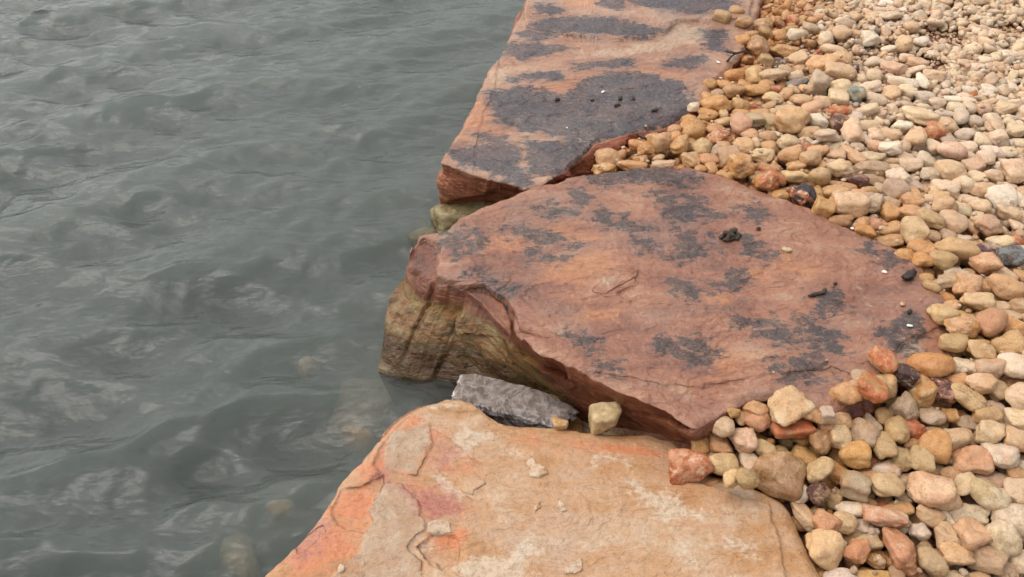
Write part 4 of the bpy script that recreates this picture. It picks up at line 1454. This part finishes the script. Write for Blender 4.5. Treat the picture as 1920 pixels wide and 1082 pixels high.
def stone(level, seed, fl='r', abc=(1, 1, 1), planes=None, sharp=None, rough=None, box=False):
    """a worn broken stone: many soft planes, then lumps; scaled to half-axes abc"""
    v, f = ICO[level]
    r_ = np.random.default_rng(seed)
    n = r_.normal(size=(r_.integers(6, 13), 3)); n /= np.linalg.norm(n, axis=1)[:, None]
    hh = r_.uniform(0.74, 1.0, len(n))
    if box: n, hh = n[:6], hh[:6] * 0.3 + 0.78
    n = np.concatenate([n, np.eye(3), -np.eye(3)]); hh = np.concatenate([hh, r_.uniform(0.88, 1.0, 6)])
    pw = sharp or (18 if 'a' in fl else (11 if 'x' in fl else r_.uniform(2.7, 5.5)))
    s = np.clip(v @ n.T, 0, None) / hh
    rad = (s ** pw).sum(1) ** (-1 / pw)
    off = r_.uniform(-50, 50, 3)
    if box: v = v * 1.0
    rad *= 1 + (0.08 if box else 0.165) * noise(v * 1.3 + off, 1) + 0.055 * noise(v * 3.1 + off, 2)
    k = rough if rough is not None else (1.0 if 'x' in fl else (0.35 if 'a' in fl else 0.15))
    if k: rad *= 1 + k * (0.07 * noise(v * 4.2 + off, 3) + 0.05 * noise(v * 8.5 + off, 4))
    V = v * rad[:, None]
    V -= 0.5 * (V.max(0) + V.min(0)); V /= 0.5 * (V.max(0) - V.min(0))
    return V * np.array(abc), f, V * np.array(abc) / max(abc) * 1.0 + off


def pebble_geo(p, level, seed):
    r_ = np.random.default_rng(seed + 999)
    V, F, tc = stone(level, seed, p['fl'], (p['a'], p['b'], p['cz']))
    t = 0.10 if p['area'] else 0.35
    R = Euler((r_.normal(0, t), r_.normal(0, t), p['yaw'])).to_matrix()
    V = V @ np.array(R).T
    j = lambda: np.exp(r_.normal(0, 0.10)) * np.exp(r_.normal(0, 0.035, 3))
    c1 = np.clip(np.array(PAL[p['c'][0]]) * j(), 0, 0.8); c2 = np.clip(np.array(PAL[p['c'][1]]) * j(), 0, 0.8)
    dry = 1 - p.get('wet', 0.5)
    warm = np.array((0.55, 0.27, 0.085)) * (1 - dry) + np.array((0.80, 0.63, 0.455)) * dry
    wk = 0.30 + 0.10 * dry
    if p['c'][0] not in 'DKRU': c2 = 0.55 * c2 + 0.45 * c1; c1 = (1 - wk) * c1 + wk * warm; c2 = (1 - wk) * c2 + wk * warm
    wet = p.get('wet', 0.5)
    gl = 0.58 - 0.27 * wet + r_.uniform(-0.06, 0.06)
    if p['c'][0] in 'DK': gl = 0.30
    return V, F, tc, c1, c2, (1.0 if 'x' in p['fl'] else 0.0), gl


psd = slab_sdf(np.array([p['x'] for p in peb]), np.array([p['y'] for p in peb]))
for p, sd in zip(peb, psd):
    p['wet'] = float(sstep(-0.55, -0.05, sd))
    if sd > -0.35 * p['a'] and (p['y'] > 1.62 or p['px'] < 1340 or p['px'] > 1560):                                            # lies on a slab: raise it onto the rock
        for s_ in (mid, back, near_slab):
            if sdf_poly(np.array([[p['x'], p['y']]]), s_.T[::8, :2])[0] > -0.35 * p['a']:
                top_ = float(s_.height(p['x'], p['y'])[0])
                if abs(top_ + 0.8 * p['cz'] - p['z']) < 0.06: p['z'] = max(p['z'], top_ + 0.75 * p['cz'])

for p, sd in zip(peb, psd):                                            # stones in front of the hollow lie clear of its rim
    if p['y'] < 1.62 and 1340 < p['px'] < 1560 and sd > -0.55 * p['b']:
        for dz in np.arange(0.005, 0.055, 0.005):
            q = place(p['px'], p['py'], p['z'] + dz)
            if slab_sdf(q[0], q[1])[0] < -0.55 * p['b']: break
        p['x'], p['y'], p['z'] = float(q[0]), float(q[1]), float(q[2])

# heights: every stone settles on what is already there
GX0, GY0, GS = 0.2, 0.5, 0.005
GW, GH = 560, 860
yy, xx = np.mgrid[0:GH, 0:GW]; HX = GX0 + xx * GS; HY = GY0 + yy * GS
HF = ground_z(HX.ravel(), HY.ravel()).reshape(GH, GW)


def settle(p, V, lo, hi, pct=82):
    """rest the stone on the heightfield; keeps within [lo, hi] of its level"""
    ix = np.round((V[:, 0] + p['x'] - GX0) / GS).astype(int); iy = np.round((V[:, 1] + p['y'] - GY0) / GS).astype(int)
    ok = (ix >= 0) & (ix < GW) & (iy >= 0) & (iy < GH)
    if ok.sum() < 10: return p['z']
    low = V[:, 2] < 0
    s_ = ok & low
    z = np.percentile(HF[iy[s_], ix[s_]] - V[s_, 2], pct)
    z = min(max(z, p['z'] + lo), p['z'] + hi)
    np.maximum.at(HF, (iy[ok], ix[ok]), V[ok, 2] + z)
    return z


class Heap:
    def __init__(self): self.v, self.f, self.tc, self.c1, self.c2, self.k, self.g, self.n = [], [], [], [], [], [], [], 0

    def add(self, V, F, tc, c1, c2, k, gl):
        m = len(V)
        self.v.append(V); self.f.append(F + self.n); self.tc.append(tc); self.n += m
        self.c1.append(np.tile(c1, (m, 1))); self.c2.append(np.tile(c2, (m, 1))); self.k.append(np.full(m, k)); self.g.append(np.full(m, gl))

    def mesh(self, name):
        me = mesh_from(name, np.concatenate(self.v), np.concatenate(self.f), M_PEB)
        attr_v(me, "tc", np.concatenate(self.tc)); attr_c(me, "col", np.concatenate(self.c1)); attr_c(me, "col2", np.concatenate(self.c2))
        attr_f(me, "rough", np.concatenate(self.k)); attr_f(me, "gloss", np.concatenate(self.g))
        return me


order = sorted(range(len(peb)), key=lambda i: -peb[i]['area'])
single = set(order[:300])
heap = Heap()
for i, f in enumerate(sorted(fill, key=lambda q: 0 if q.get('low') else 1)):
    near_ = f['y'] < 2.0
    g_ = pebble_geo(f, 2 if (f.get('low') and f['y'] > 1.5) or f['a'] < 0.016 else 3, 20000 + i)
    z = settle(f, g_[0], -0.02, 0.02)
    heap.add(g_[0] + np.array([f['x'], f['y'], z]), *g_[1:])

made = []
for i in sorted(range(len(peb)), key=lambda i: peb[i]['area']):
    p = peb[i]
    g_ = pebble_geo(p, 4 if i in single else 3, 500 + i)
    z = settle(p, g_[0], -0.012, 0.016); p['zz'] = z
    if i in single:
        h_ = Heap(); h_.add(*g_)
        o = add("pebble", h_.mesh("pebble"), loc=(p['x'], p['y'], z)); p['o'] = o; made.append(p)
    else:
        heap.add(g_[0] + np.array([p['x'], p['y'], z]), *g_[1:])
tag(add("loose_gravel", heap.mesh("loose_gravel")), "smaller mixed tan and cream pebbles filling in around the larger ones", kind="stuff")

# grit on the bare soil
grit = Heap()
for a, b, rx, ry in BARE:
    for k in range(int(9000 * rx * ry) + 12):
        t, r = prng.uniform(0, 6.28), math.sqrt(prng.uniform(0, 1))
        x, y = a + rx * 1.1 * r * math.cos(t), b + ry * 1.1 * r * math.sin(t)
        s = prng.uniform(0.003, 0.010)
        q = dict(a=s * 1.2, b=s, cz=s * 0.7, yaw=prng.uniform(0, 6.28), fl='a', area=0, c="CBSWOM"[prng.integers(6)] + "CBSO"[prng.integers(4)], wet=0.2)
        g_ = pebble_geo(q, 2, 90000 + len(grit.v))
        grit.add(g_[0] + np.array([x, y, float(ground_z(np.array(x), np.array(y))) + s * 0.4]), *g_[1:])
gq = np.stack([prng.uniform(0.1, 2.6, 4200), prng.uniform(0.6, 4.4, 4200)], -1)
gsd = slab_sdf(gq[:, 0], gq[:, 1])
for k, ((x, y), sd) in enumerate(zip(gq, gsd)):
    iy_, ix_ = int((y - GY0) / GS), int((x - GX0) / GS)
    if not in_view(x, y, -0.45) or not (0 <= iy_ < GH and 0 <= ix_ < GW): continue
    s = prng.uniform(0.0025, 0.008)
    if sd > 0.0:                                                       # strays spilled onto the slabs, thinning out from the gravel
        if x < 0.45 or prng.random() > 0.55 * math.exp(-sd / 0.035): continue
        s *= 0.6
        z = max(float(s_.height(x, y)[0]) for s_ in (mid, back, near_slab) if sdf_poly(np.array([[x, y]]), s_.T[::8, :2])[0] > -0.002)
    else:
        z = HF[iy_, ix_]
        if z > float(pebble_level(x, y)) + 0.004: continue
    q = dict(a=s * 1.2, b=s, cz=s * 0.7, yaw=prng.uniform(0, 6.28), fl='a', area=0, c="CBSWOMN"[prng.integers(7)] + "CBSO"[prng.integers(4)], wet=0.2)
    g_ = pebble_geo(q, 2, 95000 + k)
    grit.add(g_[0] + np.array([x, y, z + s * 0.4]), *g_[1:])
tag(add("grit", grit.mesh("grit")), "fine gritty chips between the pebbles and on the bare red soil", kind="stuff")

# labels: landmarks first, every other pebble by its look and its place from the nearest landmark
def screen(p):
    dx, dy, dz = p['x'], p['y'], p['zz'] - CAM_H
    dep = dy * CP - dz * SP
    return 960 + FPX * dx / dep, 541 - FPX * (dy * SP + dz * CP) / dep


def shape_word(p):
    r = max(p['w'], p['h']) / min(p['w'], p['h'])
    if 'x' in p['fl']: return 'knobbly'
    if 'a' in p['fl']: return 'angular'
    if r > 1.9: return 'elongated'
    if r > 1.35: return 'oval'
    return 'rounded'


for p in made: p['sx'], p['sy'] = screen(p)
marks = [p for p in made if p['lab']]
short = {}
for p in marks:
    t = p['lab']
    for cut in (',', ' with ', ' lying ', ' beside ', ' below ', ' above ', ' at ', ' on the ', ' in the ', ' by the ', ' right of ', ' left of ', ' against ', ' standing ', ' sitting ', ' touching ', ' tucked ', ' pointing '):
        t = t.split(cut)[0]
    short[id(p)] = t
cnt = {}
for p in marks: cnt[short[id(p)]] = cnt.get(short[id(p)], 0) + 1
marks_u = [p for p in marks if cnt[short[id(p)]] == 1]
buckets = {}
for p in made:
    if p['lab']: continue
    q = min(marks_u, key=lambda m: (m['sx'] - p['sx']) ** 2 + (m['sy'] - p['sy']) ** 2)
    dx, dy = p['sx'] - q['sx'], p['sy'] - q['sy']
    ang = math.degrees(math.atan2(-dy, dx)) % 360
    d8 = ["right of", "up and right of", "above", "up and left of", "left of", "down and left of", "below", "down and right of"][int((ang + 22.5) // 45) % 8]
    key = f"{NAMES[p['c'][0]]} {shape_word(p)} pebble", d8, short[id(q)]
    buckets.setdefault(key, []).append((dx * dx + dy * dy, p))
for (look, d8, ref), lst in buckets.items():
    lst.sort(key=lambda t: t[0])
    for k, (_, p) in enumerate(lst):
        o_ = "" if len(lst) == 1 else ("nearest " if k == 0 else ("second " if k == 1 else "third "))
        p['lab'] = f"{o_}{look} {d8} the {ref}"
for p in made:
    tag(p['o'], p['lab'], "pebble", "larger pebbles along the shore")

# ------------------------------------------------------------------ single rocks
def rock(name, label, mat, loc, abc, rot, seed, cat="rock", fl='a', sharp=None, rough=None, level=5, group=None, facing=False, pebble_cols=None, box=False):
    V, F, tc = stone(level, seed, fl, abc, sharp=sharp, rough=rough, box=box)
    V = V @ np.array(Euler(rot).to_matrix()).T
    me = mesh_from(name, V, F, mat)
    if facing:
        nrm = np.zeros(len(V) * 3, np.float32); me.vertices.foreach_get("normal", nrm); attr_v(me, "facing", nrm.reshape(-1, 3))
    if pebble_cols:
        attr_v(me, "tc", tc); attr_c(me, "col", np.tile(PAL[pebble_cols[0]], (len(V), 1))); attr_c(me, "col2", np.tile(PAL[pebble_cols[1]], (len(V), 1)))
        attr_f(me, "rough", np.full(len(V), 0.2)); attr_f(me, "gloss", np.full(len(V), 0.5))
    return tag(add(name, me, loc=loc), label, cat, group)


q = place(964, 764, -0.185)
rock("grey_rock", "grey white-veined angular rock wedged between the two front slabs", M_GREY, q, (0.168, 0.052, 0.046), (0.10, 0.03, math.radians(-16)), 4021, sharp=20, rough=1.0, facing=True, box=True)
q = place(1135, 786, -0.10)
rock("yellow_green_rock", "small yellowish-green rock leaning in the gap under the middle slab", M_PEB, q, (0.040, 0.030, 0.040), (0.1, 0.1, 0.2), 77, sharp=14, rough=0.2, level=4, pebble_cols='YV')
q = place(1051, 794, -0.115)
rock("orange_pebble", "tiny orange pebble between grey rock and the near slab edge", M_PEB, q, (0.021, 0.016, 0.014), (0, 0, 0.2), 78, cat="pebble", sharp=12, rough=0.2, level=3, pebble_cols='OY')
q = place(885, 408, -0.24)
rock("algae_rock", "greenish rock at the waterline under the far slab's front face", M_GREEN, q, (0.14, 0.11, 0.085), (0.05, -0.05, math.radians(10)), 61, sharp=22, rough=0.6)
q = place(822, 446, -0.335)
rock("algae_rock", "dark wet rock just breaking the water behind the middle slab's tip", M_GREEN, q, (0.11, 0.06, 0.055), (0.0, 0.1, 0.4), 63, sharp=16, rough=0.6, level=4)

SUB = [(682, 765, -0.455, .10, .12, 'GC', "large pale stone under water left of the grey rock"), (577, 692, -0.42, .036, .028, 'YC', "small yellowish stone under water left of the wet slab face"),
       (672, 828, -0.415, .05, .035, 'OB', "orange-brown stone under water above the near slab's edge"), (532, 962, -0.42, .035, .035, 'YB', "yellow-tan stone under water left of the near slab"),
       (450, 1052, -0.445, .085, .045, 'VY', "long olive stone under water at the bottom of the photo")]
for k, (px, py, z, a, b, cc, lab) in enumerate(SUB):
    rock("submerged_stone", lab, M_PEB, place(px, py, z), (a, b, 0.05), (0, 0, k * 1.3), 300 + k, cat="stone", fl='r', level=4, group="stones under the water", pebble_cols=cc)
bedh = Heap(); br = np.random.default_rng(88)
for k in range(420):
    y = br.uniform(0.4, 4.2); x = float(shore_x(y)) - 0.05 - abs(br.normal(0, 0.32))
    s = br.uniform(0.02, 0.065)
    q = dict(a=s * br.uniform(1, 1.4), b=s, cz=s * 0.6, yaw=br.uniform(0, 6.28), fl='r', area=0, c="NBVGNBOM"[br.integers(8)] + "NBVG"[br.integers(4)], wet=1.0)
    g_ = pebble_geo(q, 2, 70000 + k)
    bedh.add(g_[0] + np.array([x, y, float(ground_z(np.array(x), np.array(y))) + s * 0.15]), *g_[1:])
tag(add("lakebed_rubble", bedh.mesh("lakebed_rubble")), "brown rubble on the lake bed showing faintly through the murky water", kind="stuff")

# ------------------------------------------------------------------ small things lying on the slabs
def tube(pts, rads, n=8):
    pts = np.array(pts, float); V, F = [], []
    for i, (c, r) in enumerate(zip(pts, rads)):
        d = pts[min(i + 1, len(pts) - 1)] - pts[max(i - 1, 0)]; d /= np.linalg.norm(d) + 1e-9
        u = np.cross(d, [0, 0, 1.0]) if abs(d[2]) < 0.9 else np.cross(d, [1.0, 0, 0]); u /= np.linalg.norm(u); w = np.cross(u, d)
        V += [c + r * (math.cos(t) * u + math.sin(t) * w) for t in np.linspace(0, 2 * math.pi, n, endpoint=False)]
    m = len(pts)
    for i in range(m - 1):
        for j_ in range(n): F.append((i * n + j_, i * n + (j_ + 1) % n, (i + 1) * n + (j_ + 1) % n, (i + 1) * n + j_))
    V += [pts[0], pts[-1]]
    for j_ in range(n):
        F.append((m * n, (j_ + 1) % n, j_)); F.append((m * n + 1, (m - 1) * n + j_, (m - 1) * n + (j_ + 1) % n))
    return np.array(V), F


def py_mesh(name, V, F, mat, loc, parent=None):
    me = bpy.data.meshes.new(name); me.from_pydata(np.asarray(V).tolist(), [], F); me.materials.append(mat)
    me.polygons.foreach_set("use_smooth", np.ones(len(F), bool)); me.update()
    return add(name, me, parent, loc)


def on(slab, px, py, z0):
    q = place(px, py, z0)
    for _ in range(2): q = place(px, py, float(slab.height(q[0], q[1])[0]))
    return q


def roll(length, rad, seed, yaw, tilt=0.0):
    r_ = np.random.default_rng(seed); k = 9; pts, rd = [], []
    for t in np.linspace(-0.5, 0.5, k):
        pts.append((t * length, 0.25 * length * math.sin(2.2 * t + r_.uniform(-.2, .2)) * 0.5, tilt * t * length))
        rd.append(rad * (1 - (2 * abs(t)) ** 4 * 0.75) * r_.uniform(0.88, 1.12))
    V, F = tube(pts, rd, 9)
    V += 0.0008 * np.stack([noise(V * 250 + s, 5) for s in (0, 7, 13)], -1)
    return V @ np.array(Euler((0, 0, yaw)).to_matrix()).T, F


q = on(mid, 1368, 446, 0)
heap_e = bpy.data.objects.new("dropping_heap", None); COL.objects.link(heap_e); heap_e.location = q
tag(heap_e, "crumbled heap of dark goose droppings on the middle slab", "droppings")
for k, (dx, dy, dz, L, yaw, tl) in enumerate([(-.016, .004, .006, .042, .5, 0), (.012, .006, .006, .045, -.3, 0), (0, -.010, .006, .048, .15, 0), (.004, .012, .006, .034, 1.2, 0), (0, .001, .015, .046, .8, .15), (-.006, -.004, .017, .036, -.6, -.2), (.020, -.006, .007, .026, 1.0, 0), (.008, .004, .022, .026, 0.1, .2)]):
    V, F = roll(L, 0.0075, 40 + k, yaw, tl); py_mesh("dropping", V, F, M_DUNG, (dx, dy, dz), heap_e)
for k, (s_, px, py, L, r, yaw, lab) in enumerate([
        (mid, 1530, 553, 0.050, 0.0055, 0.1, "flattened dark dropping by the dark blotch near the slab's right end"), (mid, 1545, 548, 0.022, 0.006, 0.9, "short dark dropping crumb beside the flattened one"),
        (mid, 1422, 431, 0.013, 0.006, 0.4, "single round dark dropping up and right of the heap"), (mid, 1705, 586, 0.014, 0.006, 0.4, "brown crumb left of the white shell at the slab's right rim"),
        (mid, 1566, 533, 0.012, 0.004, 0.2, "tiny dark crumb above the flattened dropping"), (back, 1045, 188, 0.020, 0.006, 0.3, "dark crumb on the left of the big blue-black stain"),
        (back, 1163, 186, 0.024, 0.007, 1.0, "dark dropping in the middle of the far slab's big stain"), (back, 1157, 199, 0.026, 0.006, 0.2, "lower dark dropping on the far slab's big stain"),
        (back, 1188, 186, 0.016, 0.005, 1.3, "small crumb right of the dropping on the far slab"), (back, 1110, 189, 0.014, 0.004, 0.1, "small crumb left of the dropping on the far slab"),
        (back, 1228, 208, 0.030, 0.005, 0.05, "thin dark twig-like crumb near the stain's lower right")]):
    q = on(s_, px, py, 0); V, F = roll(L, r, 70 + k, yaw); o = py_mesh("dropping", V, F, M_DUNG, q + np.array([0, 0, r * 0.7])); tag(o, lab, "dropping", "dark crumbs on the slabs")
# chips and shells
for k, (s_, px, py, a, b, cc, lab) in enumerate([
        (mid, 1475, 470, .0135, .011, 'CY', "cream chip lying alone on the middle slab right of the droppings"), (mid, 1692, 571, .010, .007, 'OC', "small orange-tan chip near the middle slab's right rim"),
        (mid, 1658, 511, .0065, .006, 'WW', "white shell bit near the upper right rim of the middle slab"), (mid, 1706, 611, .0075, .004, 'WW', "white oval shell bit on the grey end of the middle slab"),
        (back, 1131, 173, .009, .006, 'WW', "bright white chip on the far slab's big dark stain"), (back, 1347, 117, .009, .005, 'WW', "white chip at the far slab's right rim by the gravel"),
        (back, 1063, 240, .004, .003, 'WW', "tiny white speck on the lower part of the big stain"), (mid, 1598, 429, .006, .005, 'WW', "white shell crumb at the slab's upper right rim"),
        (near_slab, 640, 1068, .010, .007, 'WC', "pale glassy chip near the bottom left of the foreground slab")]):
    q = on(s_, px, py, Zn if s_ is near_slab else 0)
    rock("stone_chip" if 'W' not in cc else "shell_bit", lab, M_SHELL if cc == 'WW' else M_PEB, q + np.array([0, 0, b * 0.3]), (a, b, b * 0.55), (0, 0.1, k), 640 + k, cat="chip", level=3, group="chips lying on the slabs", pebble_cols=cc)
# bark, sticks
def stick(name, lab, pts, r0, r1, mat, cat):
    P = np.array(pts); V, F = tube(P - P[0], np.linspace(r0, r1, len(P)), 7); o = py_mesh(name, V, F, mat, P[0]); return tag(o, lab, cat)


q = on(mid, 1705, 520, 0)
V, F, _ = stone(4, 903, 'a', (0.030, 0.013, 0.010), sharp=30, rough=0.8); V = V @ np.array(Euler((0.1, -0.15, 0.75)).to_matrix()).T
o = add("bark_piece", mesh_from("bark_piece", V, F, M_BARK), loc=q + np.array([0, 0, 0.009])); tag(o, "black charred bark piece at the middle slab's right rim", "bark")
a = place(1488, 830, -0.085); b = place(1508, 872, -0.098)
stick("stick", "short dark stick poking out right of the large mauve-brown stone", [b, 0.66 * b + 0.34 * a, 0.33 * b + 0.67 * a + np.array([0.002, 0, 0]), a], 0.0055, 0.004, M_BARK, "stick")
stick("twig", "thin bent twig among the pebbles below the pink pebble", [place(1407, 804, -0.08), place(1422, 810, -0.085), place(1436, 818, -0.085), place(1452, 829, -0.09)], 0.0022, 0.0012, M_BARK, "twig")
stick("twig", "forked dark twig at the far slab's gravel edge", [place(1362, 96, 0.012), place(1380, 100, 0.02), place(1395, 96, 0.015), place(1408, 101, 0.015)], 0.006, 0.003, M_BARK, "twig")
stick("twig", "curled dark twig below the forked one on the far slab", [place(1364, 115, 0.010), place(1370, 107, 0.014), place(1378, 101, 0.012)], 0.005, 0.003, M_BARK, "twig")
stick("twig", "dark twig behind the salmon pebbles on the far slab's ledge", [place(1196, 252, -0.02), place(1206, 258, -0.02), place(1222, 263, -0.025)], 0.006, 0.003, M_BARK, "twig")
